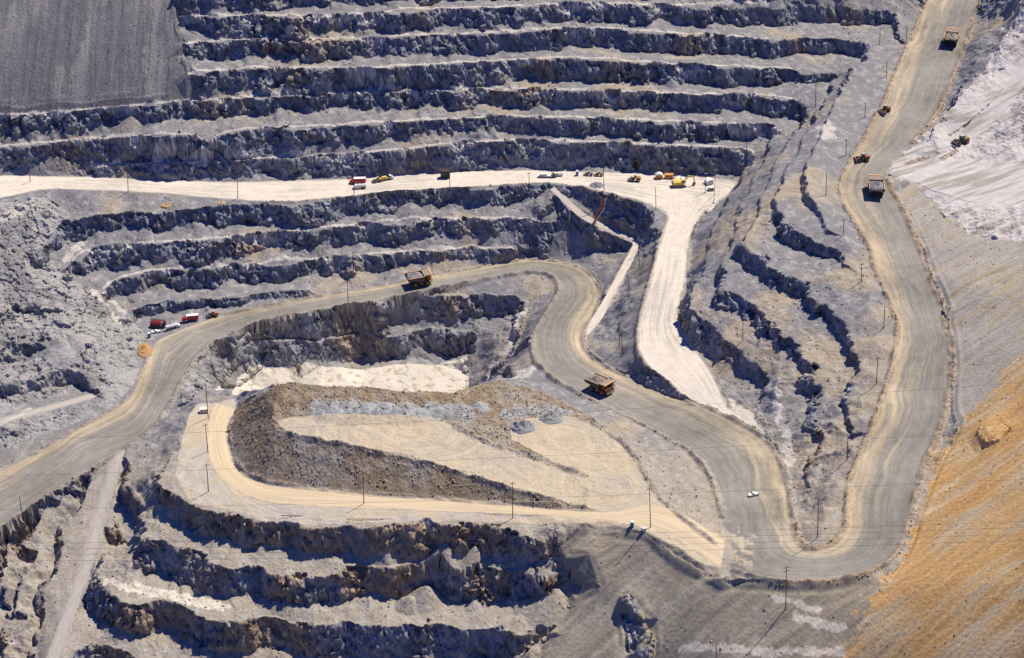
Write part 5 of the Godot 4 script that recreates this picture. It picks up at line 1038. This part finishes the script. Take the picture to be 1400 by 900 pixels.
func cabin(called: String, label: String, category: String, x: float, z: float, turn: float, size: Vector3, wall: Color, roof: Color, pitched: bool):
	var t := thing(called, label, category, on(x, z, 0.02), turn)
	slab(t, "skid", mat(Color(0.1, 0.1, 0.1)), Vector3(0, 0.12, 0), Vector3(size.x, 0.24, size.z * 0.8), 0.04)
	var w := slab(t, "wall", mat(wall, 0.6), Vector3(0, 0.24 + size.y * 0.5, 0), size, 0.05)
	var r := begin()
	var y := 0.24 + size.y
	if pitched:
		prism(r, [Vector2(-size.x * 0.54, y), Vector2(-size.x * 0.25, y + size.y * 0.32), Vector2(0, y + size.y * 0.42), Vector2(size.x * 0.25, y + size.y * 0.32), Vector2(size.x * 0.54, y)], -size.z * 0.53, size.z * 0.53, 0.03)
	else:
		box(r, Vector3(0, y + 0.07, 0), Vector3(size.x * 1.04, 0.14, size.z * 1.04), 0.03)
	part(t, "roof", r, mat(roof, 0.55))
	var d := slab(t, "door", mat(wall * 0.55, 0.6), Vector3(size.x * 0.25, 0.24 + minf(1.0, size.y * 0.42), size.z * 0.5 + 0.03), Vector3(minf(0.9, size.x * 0.3), minf(2.0, size.y * 0.82), 0.06), 0.02)
	slab(d, "handle", mat(Color(0.6, 0.6, 0.6), 0.4), Vector3(size.x * 0.25 + 0.3, 1.2, size.z * 0.5 + 0.09), Vector3(0.08, 0.12, 0.05), 0.01)
	slab(w, "window", mat(Color(0.05, 0.06, 0.08), 0.15), Vector3(-size.x * 0.22, 0.24 + size.y * 0.62, size.z * 0.5 + 0.03), Vector3(size.x * 0.25, size.y * 0.28, 0.05), 0.01)

func utility_pole(x: float, z: float, tall: float, label: String, arms: int, lean: float):
	var wood := mat(Color(0.11, 0.075, 0.05), 0.9)
	var t := thing("utility_pole", label, "pole", on(x, z, -0.3), 0.25, "wooden utility poles around the pit")
	t.rotation.z = lean
	rod(t, "shaft", wood, Vector3.ZERO, Vector3(0, tall + 0.3, 0), 0.24, 0.15, 8)
	for k in arms:
		var y := tall - 0.6 - k * 1.6
		var a := slab(t, "crossarm", wood, Vector3(0, y, 0.2), Vector3(2.8, 0.2, 0.16), 0.03)
		for s in [-1.25, 0.0, 1.25]:
			rod(a, "insulator", mat(Color(0.3, 0.28, 0.26), 0.3), Vector3(s, y + 0.1, 0.2), Vector3(s, y + 0.45, 0.2), 0.07, 0.05, 6)

func mast_light(x: float, z: float, tall: float, label: String):
	var steel := mat(Color(0.14, 0.14, 0.15), 0.6)
	var t := thing("light_mast", label, "light mast", on(x, z, -0.1), 0.0, "light masts at the yard")
	rod(t, "mast", steel, Vector3.ZERO, Vector3(0, tall, 0), 0.2, 0.1, 8)
	var h := slab(t, "lamp_bar", steel, Vector3(0, tall, 0), Vector3(2.2, 0.15, 0.2), 0.03)
	for s in [-0.8, 0.0, 0.8]:
		slab(h, "floodlight", mat(Color(0.6, 0.6, 0.6), 0.4), Vector3(s, tall + 0.25, 0.1), Vector3(0.45, 0.35, 0.3), 0.05)
	slab(t, "base", mat(Color(0.4, 0.4, 0.4)), Vector3(0, 0.3, 0), Vector3(1.2, 0.6, 1.2), 0.08)

func gravel_pile(x: float, z: float, rx: float, rz: float, h: float, turn: float, label: String, color: Color, sd: int):
	var st := begin(); heap(st, rx, rz, h, sd, 9, 30)
	var o := part(self, numbered("gravel_pile"), st, mat(color, 1.0))
	o.position = on(x, z, -0.05); o.rotation.y = turn
	o.set_meta("label", label); o.set_meta("category", "pile"); o.set_meta("group", "loose piles beside the roads")

func cable(a: Vector3, b: Vector3, sag: float, r: float, label: String):
	var st := begin()
	var prev := a
	for i in 24:
		var t := (i + 1) / 24.0
		var p := a.lerp(b, t) - Vector3(0, sag * 4.0 * t * (1.0 - t), 0)
		tube(st, prev, p, r, r, 5); prev = p
	var o := part(self, numbered("power_cable"), st, mat(Color(0.05, 0.05, 0.055), 0.7))
	o.set_meta("label", label); o.set_meta("category", "cable"); o.set_meta("group", "power cables slung across the pit")

# ------------------------------------------------ loose stone
func stone_mesh(sd: int) -> ArrayMesh:
	var s := SphereMesh.new(); s.radial_segments = 6; s.rings = 3; s.radius = 0.5; s.height = 1.0
	var arr := s.get_mesh_arrays()
	var n := noise(1.1, 2, sd)
	var st := begin()
	var v: PackedVector3Array = arr[Mesh.ARRAY_VERTEX]
	for i in arr[Mesh.ARRAY_INDEX]:
		var p := v[i]
		st.add_vertex(p * Vector3(1.0, 0.72, 0.85) * (1.0 + 0.5 * n.get_noise_3dv(p * 1.7)))
	st.generate_normals()
	return st.commit()

func stones(called: String, label: String, spots: Array, color: Color, sd: int):
	var mm := MultiMesh.new(); mm.transform_format = MultiMesh.TRANSFORM_3D; mm.use_colors = true
	mm.mesh = stone_mesh(sd); mm.instance_count = spots.size()
	var m := StandardMaterial3D.new(); m.vertex_color_use_as_albedo = true; m.roughness = 1.0; m.albedo_color = Color(1, 1, 1)
	mm.mesh.surface_set_material(0, m)
	for i in spots.size():
		var s: float = spots[i][1]
		mm.set_instance_transform(i, Transform3D(Basis.from_euler(Vector3(rng.randf() * 0.6, rng.randf() * TAU, rng.randf() * 0.6)).scaled(Vector3.ONE * s), spots[i][0] + Vector3(0, s * 0.12, 0)))
		var v := rng.randf_range(0.6, 1.35)
		mm.set_instance_color(i, Color(color.r * v, color.g * v, color.b * v))
	var o := MultiMeshInstance3D.new(); o.name = called; o.multimesh = mm
	o.set_meta("kind", "stuff"); o.set_meta("label", label); o.set_meta("category", "rocks"); add_child(o)

func scatter():
	var patchy := noise(1.0 / 14.0, 2, 95)
	var spoil := []; var talus_ := []; var edge := []; var tan_ := []
	for n in 340000:
		var i := rng.randi_range(2, NX - 3); var j := rng.randi_range(2, NZ - 3)
		var k := j * NX + i
		var x := GX0 + i * SX; var z := GZ0 + j * SZ
		var c := CLS[k]
		var u := rng.randf()
		if c == SPOIL:
			if rng.randf() < 0.35 + 1.3 * patchy.get_noise_2d(x, z) and seen(x, H[k], z):
				spoil.append([Vector3(x, H[k], z), lerpf(0.3, 1.5, u * u * u)])
		elif BERM[k] > 0.3 and LAT[k] < 0.0 and rng.randf() < 0.5:
			edge.append([Vector3(x, H[k], z), lerpf(0.3, 1.3, u * u)])
		elif (c == ROCK or c == CRAG) and FACE[k] < 0.15 and rng.randf() < 0.06 + 0.22 * patchy.get_noise_2d(x, z) and seen(x, H[k], z):
			talus_.append([Vector3(x, H[k], z), lerpf(0.3, 1.5, u * u * u)])
		elif (c == ORANGE or c == HILL or c == FRONT or c == SCREE) and rng.randf() < 0.05 and seen(x, H[k], z):
			tan_.append([Vector3(x, H[k], z), lerpf(0.25, 1.1, u * u * u)])
	print("stones ", spoil.size(), " ", talus_.size(), " ", edge.size(), " ", tan_.size())
	stones("spoil_boulders", "brown and grey boulders strewn over the tipped spoil slope", spoil, Color(0.34, 0.275, 0.205), 91)
	stones("talus_boulders", "loose grey blocks lying on the bench talus", talus_, Color(0.27, 0.26, 0.25), 92)
	stones("roadside_rubble", "rubble along the road banks", edge, Color(0.28, 0.24, 0.19), 93)
	stones("slope_stones", "stones scattered on the open scree slopes", tan_, Color(0.27, 0.23, 0.17), 94)

func things():
	haul_truck(-54.86, -88.75, 0.32, "loaded haul truck driving right on the middle road above the inner pit", Color(0.24, 0.23, 0.235), 1)
	haul_truck(46.87, 47.48, -0.77, "loaded haul truck coming down-frame past the end of the white road", Color(0.25, 0.21, 0.17), 2)
	haul_truck(205.58, -71.74, 1.5, "loaded haul truck climbing the right road, lower of the two there", Color(0.24, 0.235, 0.24), 3)
	haul_truck(279.83, -250.04, 1.24, "loaded haul truck at the top right, highest on the haul road", Color(0.26, 0.225, 0.18), 4)
	pickup(115.62, 159.48, 3.49, "white pickup on the haul road above the hairpin", Color(0.8, 0.8, 0.79))
	pickup(-203.98, -43.15, 3.4, "white pickup parked beside the red drill rig", Color(0.78, 0.79, 0.8))
	pickup(28.16, -158.71, 3.23, "small dark and white pickup behind the long white trailer", Color(0.5, 0.5, 0.5))
	lorry("box_truck", "red box truck with a white roof parked at the inner bend of the haul road", -185.61, -53.74, 3.32, Color(0.42, 0.02, 0.03), "box", Color(0.4, 0.02, 0.035), Color(0.8, 0.8, 0.8), 9.5)
	lorry("box_truck", "red box truck with a white roof standing on the cream service road", -93.66, -148.85, 3.19, Color(0.42, 0.02, 0.03), "box", Color(0.4, 0.02, 0.035), Color(0.82, 0.82, 0.82), 10)
	lorry("tank_truck", "white tank truck between the red drill rig and the red box truck", -194.77, -46.39, 0.49, Color(0.75, 0.76, 0.78), "tank", Color(0.72, 0.73, 0.76), Color(0.8, 0.8, 0.8), 8.5)
	lorry("tank_truck", "white tank truck in front of the red box truck on the service road", -91.89, -142.03, 3.25, Color(0.75, 0.78, 0.8), "tank", Color(0.75, 0.76, 0.77), Color(0.8, 0.8, 0.8), 8)
	lorry("flatbed_truck", "long white flatbed truck on the service road near the blue toilet", 21.43, -157.23, 0, Color(0.05, 0.05, 0.05), "flat", Color(0.78, 0.77, 0.74), Color(0.75, 0.74, 0.7), 11)
	lorry("service_truck", "yellow truck standing right of the red box truck on the service road", -76.17, -153.77, 0.44, Color(0.7, 0.7, 0.66), "flat", Color(0.5, 0.33, 0.12), Color(0.6, 0.4, 0.12), 8)
	loader("wheel_dozer", "orange wheel dozer heading down the left edge of the right road, upper of two", "dozer", 224.5, -162.13, 4.05, Color(0.4, 0.17, 0.04), 1.2, true)
	loader("wheel_dozer", "dark orange wheel dozer at the left edge of the right road, lower of two", "dozer", 202.87, -105.71, 3.32, Color(0.28, 0.11, 0.04), 1.2, true)
	loader("wheel_loader", "yellow and black loader working on the whitish bank at the upper right", "loader", 263.1, -122.92, 3.58, Color(0.28, 0.18, 0.06), 1.4, false)
	loader("wheel_loader", "orange wheel loader with a blue cab right of the red box truck", "loader", -173, -57.54, 3.4, Color(0.45, 0.14, 0.05), 0.9, false)
	loader("wheel_loader", "small orange loader parked left of the yellow truck on the service road", "loader", -81.79, -150.82, 3.49, Color(0.5, 0.28, 0.1), 0.8, false)
	loader("wheel_loader", "red and yellow loader near the tunnel mouth", "loader", 74.78, -152.78, 3.05, Color(0.36, 0.15, 0.05), 1, false)
	loader("compressor_cart", "grey wheeled machine right of the blue toilet", "machine", 46.96, -159.71, 2.97, Color(0.22, 0.23, 0.25), 0.75, false)
	loader("compressor_cart", "rust brown wheeled machine further right of the blue toilet", "machine", 53.21, -159.21, 3.05, Color(0.4, 0.18, 0.06), 0.75, false)
	excavator("excavator", "big yellow excavator with a long body in the equipment yard", 101.96, -146.71, 0.14, Color(0.62, 0.44, 0.07), Color(0.16, 0.15, 0.13), 1.35)
	drill_rig("dark red tracked drill rig with folded mast at the inner bend", -203.23, -49.66, -0.24, Color(0.3, 0.02, 0.03), 1)
	portable_toilet(-206.86, -37.19, 0.3, "blue portable toilet above the orange sand pile", Color(0.02, 0.16, 0.24), 1.25)
	portable_toilet(39.81, -159.71, 0.1, "bright blue portable toilet on the service road", Color(0.03, 0.16, 0.5), 1.3)
	portable_toilet(56.11, 185.38, 0.1, "teal green portable toilet at the edge of the platform", Color(0.0, 0.3, 0.27), 1.35)
	cabin("site_shed", "small cream shed at the far left end of the platform", "shed", -162.9, 54.47, 0.15, Vector3(4.2, 2.3, 2.6), Color(0.62, 0.56, 0.46), Color(0.7, 0.68, 0.62), false)
	cabin("generator_box", "small white box beside the tall pole at the platform edge", "box", 61.37, 188.9, 0.4, Vector3(1.9, 1.5, 1.6), Color(0.7, 0.7, 0.72), Color(0.75, 0.75, 0.76), false)
	cabin("storage_container", "orange cabin with a pale arched roof in the yard", "container", 89.75, -157.03, 0.02, Vector3(4.2, 2.4, 3.2), Color(0.55, 0.25, 0.03), Color(0.62, 0.6, 0.58), true)
	cabin("storage_container", "long orange container right of the arched cabin", "container", 95.79, -157.23, 0, Vector3(5.2, 2.4, 2.6), Color(0.55, 0.24, 0.03), Color(0.52, 0.25, 0.05), false)
	cabin("site_tent", "white pitched tent among the light masts", "tent", 119.6, -150.63, 0.5, Vector3(4.4, 2.2, 4.0), Color(0.75, 0.74, 0.72), Color(0.8, 0.8, 0.8), true)
	cabin("site_trailer", "small white and brown trailer in front of the white tent", "trailer", 120.18, -141.57, 0.1, Vector3(3.4, 1.9, 2.4), Color(0.36, 0.29, 0.22), Color(0.78, 0.77, 0.75), false)
	cabin("equipment_skid", "near-black steel skid with stacked racks on the service road", "skid", -40.62, -156.73, -0.03, Vector3(5.6, 4.6, 3.6), Color(0.02, 0.018, 0.02), Color(0.05, 0.03, 0.03), false)
	gravel_pile(-207.61, -23.2, 4.6, 8.5, 2.6, 0.2, "orange brown sand pile at the inner bend of the haul road", Color(0.4, 0.235, 0.11), 1)
	gravel_pile(51.39, -145.92, 5, 4, 2.6, 0, "grey gravel pile at the front edge of the service road", Color(0.26, 0.26, 0.28), 2)
	gravel_pile(-205.1, -123.53, 5.5, 3, 1.6, 0.1, "tan sand mound on the left ramp below the service road", Color(0.45, 0.31, 0.15), 3)
	gravel_pile(-173.28, -124.52, 3, 2.2, 1.2, 0, "small tan mound at the head of the left ramp", Color(0.42, 0.31, 0.18), 4)
	gravel_pile(5.13, 105.06, 7, 6, 4.2, 0.2, "blue grey rock pile at the left end of the round pad", Color(0.25, 0.255, 0.28), 5)
	gravel_pile(19.2, 96.5, 8, 5.5, 4, 0.1, "grey green rock pile behind the round pad", Color(0.27, 0.28, 0.27), 6)
	gravel_pile(-165.27, -244.06, 9, 6, 7, 0, "tan scree cone high on the top bench", Color(0.36, 0.29, 0.23), 7)
	utility_pole(-292.09, -147.65, 11.35, "wooden utility pole at the far left of the cream service road", 1, -0.06)
	utility_pole(-231.02, -136.8, 16.24, "wooden utility pole on the front edge of the service road, second from the left", 0, -0.06)
	utility_pole(-164.13, -128.86, 15.97, "wooden utility pole on the service road where the left ramp begins", 1, -0.04)
	utility_pole(-94.91, -134.31, 10.86, "wooden utility pole in front of the white tank truck on the service road", 1, 0)
	utility_pole(-37.55, -142.03, 14.88, "wooden utility pole just right of the black skid on the service road", 0, 0.01)
	utility_pole(10.61, -143, 15.38, "wooden utility pole on the service road left of the white flatbed", 1, 0.03)
	utility_pole(55.48, -137.2, 17.31, "wooden utility pole behind the grey gravel pile on the service road", 1, 0.05)
	utility_pole(85.53, -116.91, 14.69, "wooden utility pole at the top left corner of the white road", 0, 0.06)
	utility_pole(80.59, -101.08, 13.21, "wooden utility pole on the slope at the top of the white road", 1, 0.04)
	utility_pole(73.7, -73.07, 17.96, "wooden utility pole between the narrow ramp and the white road, upper", 1, 0.06)
	utility_pole(65.9, -34.52, 14.31, "wooden utility pole between the narrow ramp and the white road, middle", 0, 0.06)
	utility_pole(58.55, 9.6, 15.87, "wooden utility pole left of the pair beside the lower white road", 1, 0.05)
	utility_pole(59.84, 15.72, 15.82, "wooden utility pole right of the pair beside the lower white road", 1, 0.05)
	utility_pole(6.55, -18.6, 12.45, "wooden utility pole on the inner side of the double bend", 0, 0)
	utility_pole(-25.7, -15.45, 13.8, "wooden utility pole rising from the hole behind the spoil heap", 1, 0.02)
	utility_pole(-95.39, -67.87, 14.78, "wooden utility pole below the middle haul road left of the truck", 1, -0.01)
	utility_pole(-93.95, -95.14, 15.25, "wooden utility pole on the bench above the middle haul road", 0, -0.01)
	utility_pole(268.44, -299.91, 10.34, "wooden utility pole at the top left edge of the right road", 1, 0.06)
	utility_pole(251.78, -253.13, 10.61, "wooden utility pole left of the upper right road beside a bank", 1, 0.06)
	utility_pole(231.84, -204.94, 11.35, "wooden utility pole left of the upper right road, above the tan patch", 0, 0.06)
	utility_pole(211.27, -153.76, 10.58, "wooden utility pole left of the wheel dozers, upper", 1, 0.06)
	utility_pole(194.08, -110.33, 10.84, "wooden utility pole left of the wheel dozers, lower", 1, 0.06)
	utility_pole(176.09, -61.78, 14.74, "wooden utility pole left of the lower climbing truck", 0, 0.06)
	utility_pole(180.61, -22.4, 10.83, "wooden utility pole left of the right road where it narrows", 1, 0.06)
	utility_pole(185.45, 15.54, 11.55, "wooden utility pole on the tan slope left of the right road", 1, 0.06)
	utility_pole(191.87, 54.05, 13.54, "wooden utility pole close to the left edge of the right road, widest bend", 0, 0.06)
	utility_pole(181.75, 98.67, 15.87, "wooden utility pole with a crossarm, on the slope inside the loop", 1, 0.06)
	utility_pole(160.3, 151.77, 18.12, "wooden utility pole low on the slope inside the loop", 1, 0.06)
	utility_pole(139.83, 204.63, 22.03, "wooden utility pole at the tip inside the hairpin", 0, 0.06)
	utility_pole(233.94, -247.21, 11.58, "wooden utility pole at the right end of the second highest bench", 1, 0.06)
	utility_pole(185.48, -180.1, 16.13, "wooden utility pole at the right end of the fourth bench", 1, 0.06)
	utility_pole(305.19, -293.59, 13.9, "wooden utility pole at the right edge of the road in the top right corner", 0, 0.06)
	utility_pole(143.54, -164.49, 10.88, "wooden utility pole at the right end of the lowest far bench", 1, 0.06)
	utility_pole(122.32, 34.01, 14.91, "wooden utility pole on the bench right of the lower white road", 1, 0.06)
	utility_pole(-159.87, 60.88, 20.21, "wooden utility pole beside the cream shed", 0, -0.01)
	utility_pole(-155.5, 95, 17.14, "wooden utility pole on the platform bend, middle of three", 1, -0)
	utility_pole(-149.97, 133.91, 17.02, "wooden utility pole with a crossarm on the platform bend, lowest of three", 1, -0.02)
	utility_pole(-71.71, 152.68, 18.78, "wooden utility pole on the platform road below the spoil slope", 0, -0.01)
	utility_pole(0.35, 171.85, 21.1, "wooden utility pole on the platform road near its narrow middle", 1, 0.01)
	utility_pole(64.76, 186.33, 22.96, "wooden utility pole tall at the right end of the platform", 1, 0.06)
	utility_pole(-248.27, 118.86, 9.51, "wooden utility pole on the lower edge of the haul road at far left", 0, -0.01)
	utility_pole(121.35, 244.48, 24.42, "wooden utility pole large with a crossarm below the hairpin", 2, 0.06)
	utility_pole(90.33, 260.22, 15.2, "wooden utility pole at the bottom edge below the hairpin", 1, 0.06)
	mast_light(99.11, -156.73, 13, "dark light mast behind the yellow excavator")
	mast_light(103, -154.96, 8, "short light mast just right of the taller one behind the excavator")
	mast_light(116.34, -137.99, 13, "light mast left of the white tent")
	mast_light(120.61, -125.96, 22, "tallest light mast, right of the white tent")
	cable(Vector3(-200.14, 145.63, 386.34), Vector3(200.14, 153.01, 381.91), 2, 0.04, "thin dark wire across the foreground benches, highest of the four lower power cables")
	cable(Vector3(-200.14, 143.89, 387.39), Vector3(200.14, 151.28, 382.95), 2, 0.04, "thin dark wire across the foreground benches, second of the four lower power cables")
	cable(Vector3(-200.14, 142.16, 388.43), Vector3(200.14, 149.32, 384.13), 2, 0.04, "thin dark wire across the foreground benches, third of the four lower power cables")
	cable(Vector3(-200.14, 140.42, 389.48), Vector3(200.14, 147.37, 385.3), 2, 0.04, "thin dark wire across the foreground benches, lowest of the four lower power cables")
	cable(Vector3(-217.29, 141.56, 318.79), Vector3(217.29, 163.01, 305.9), 2.5, 0.04, "thin dark wire crossing the middle of the pit above the pads")
	cable(Vector3(-217.29, 130.47, 325.45), Vector3(217.29, 147.45, 315.25), 2.5, 0.04, "thin dark wire crossing the upper pad and the loop road")
	cable(Vector3(-217.29, 120.1, 331.69), Vector3(217.29, 131.18, 325.03), 2.5, 0.04, "thin dark wire crossing the platform and the hairpin")
	tunnel(75.48, -166.3)
	chute(Vector3(55.18, 14, -129.53), Vector3(48.55, 1.5, -120.44))
	pipe(-68.26, 166.12, 22, 0, "long dark steel pipe lying along the platform edge")
	pipe(-105.14, 159.1, 13, -0.02, "shorter dark steel pipe at the left of the platform edge")
	pass

func tunnel(x: float, z: float):
	var t := thing("tunnel_portal", "dark tunnel mouth in the foot of the far wall", "tunnel", on(x, z), 0.0)
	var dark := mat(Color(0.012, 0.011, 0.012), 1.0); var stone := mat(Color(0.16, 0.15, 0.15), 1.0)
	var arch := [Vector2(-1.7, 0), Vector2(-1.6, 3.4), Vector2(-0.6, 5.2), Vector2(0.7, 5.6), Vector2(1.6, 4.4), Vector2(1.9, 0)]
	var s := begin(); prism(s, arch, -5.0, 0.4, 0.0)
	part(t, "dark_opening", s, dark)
	for i in 5:
		var a: Vector2 = arch[i]; var b: Vector2 = arch[i + 1]
		rod(t, "frame_beam", stone, Vector3(a.x, a.y, 0.45), Vector3(b.x, b.y, 0.45), 0.18)

func chute(a: Vector3, b: Vector3):
	var t := thing("rock_chute", "dark red chute with a pale hose down the shaded face below the yard", "chute", a, 0.0)
	var d := b - a
	var rust := mat(Color(0.13, 0.025, 0.018), 0.8)
	var st := begin()
	var side := Vector3(0.8, 0, 0.1)
	var prev := Vector3(0, 0.3, 0.6)
	for i in 8:
		var p := d * ((i + 1) / 8.0) + Vector3(0.5 * sin(i * 1.3), 0.5, 1.0)
		p.y = maxf(p.y, height(a.x + p.x, a.z + p.z) - a.y + 0.25)
		for e in [Vector3.ZERO, Vector3(0, -0.35, -0.15)]:
			quad(st, prev - side + e, prev + side + e, p + side + e, p - side + e)
		prev = p
	part(t, "trough", st, rust)
	var hs := begin()
	prev = Vector3(1.4, 0.5, 0.6)
	for i in 10:
		var p := d * ((i + 1) / 10.0) + Vector3(1.4 + 0.9 * sin(i * 0.5), 0.6, 1.2)
		p.y = maxf(p.y, height(a.x + p.x, a.z + p.z) - a.y + 0.3)
		tube(hs, prev, p, 0.14, 0.14, 6); prev = p
	part(t, "hose", hs, mat(Color(0.5, 0.48, 0.46), 0.7))

func pipe(x: float, z: float, long: float, turn: float, label: String):
	var t := thing("steel_pipe", label, "pipe", on(x, z), turn, "pipes on the platform edge")
	var m := mat(Color(0.08, 0.065, 0.055), 0.7)
	rod(t, "pipe_run", m, Vector3(-long / 2, 0.55, 0), Vector3(long / 2, 0.55, 0), 0.16)
	for k in 4:
		var u := -long / 2 + 1.0 + k * (long - 2.0) / 3.0
		slab(t, "support", m, Vector3(u, 0.2, 0), Vector3(0.3, 0.6, 0.5), 0.04)

var TURNS := [[24.7, 116, 12, 12], [47.5, 153, 12, 12], [-50.9, 112.7, 19.2, 12], [77.9, 195.5, 12, 12]]
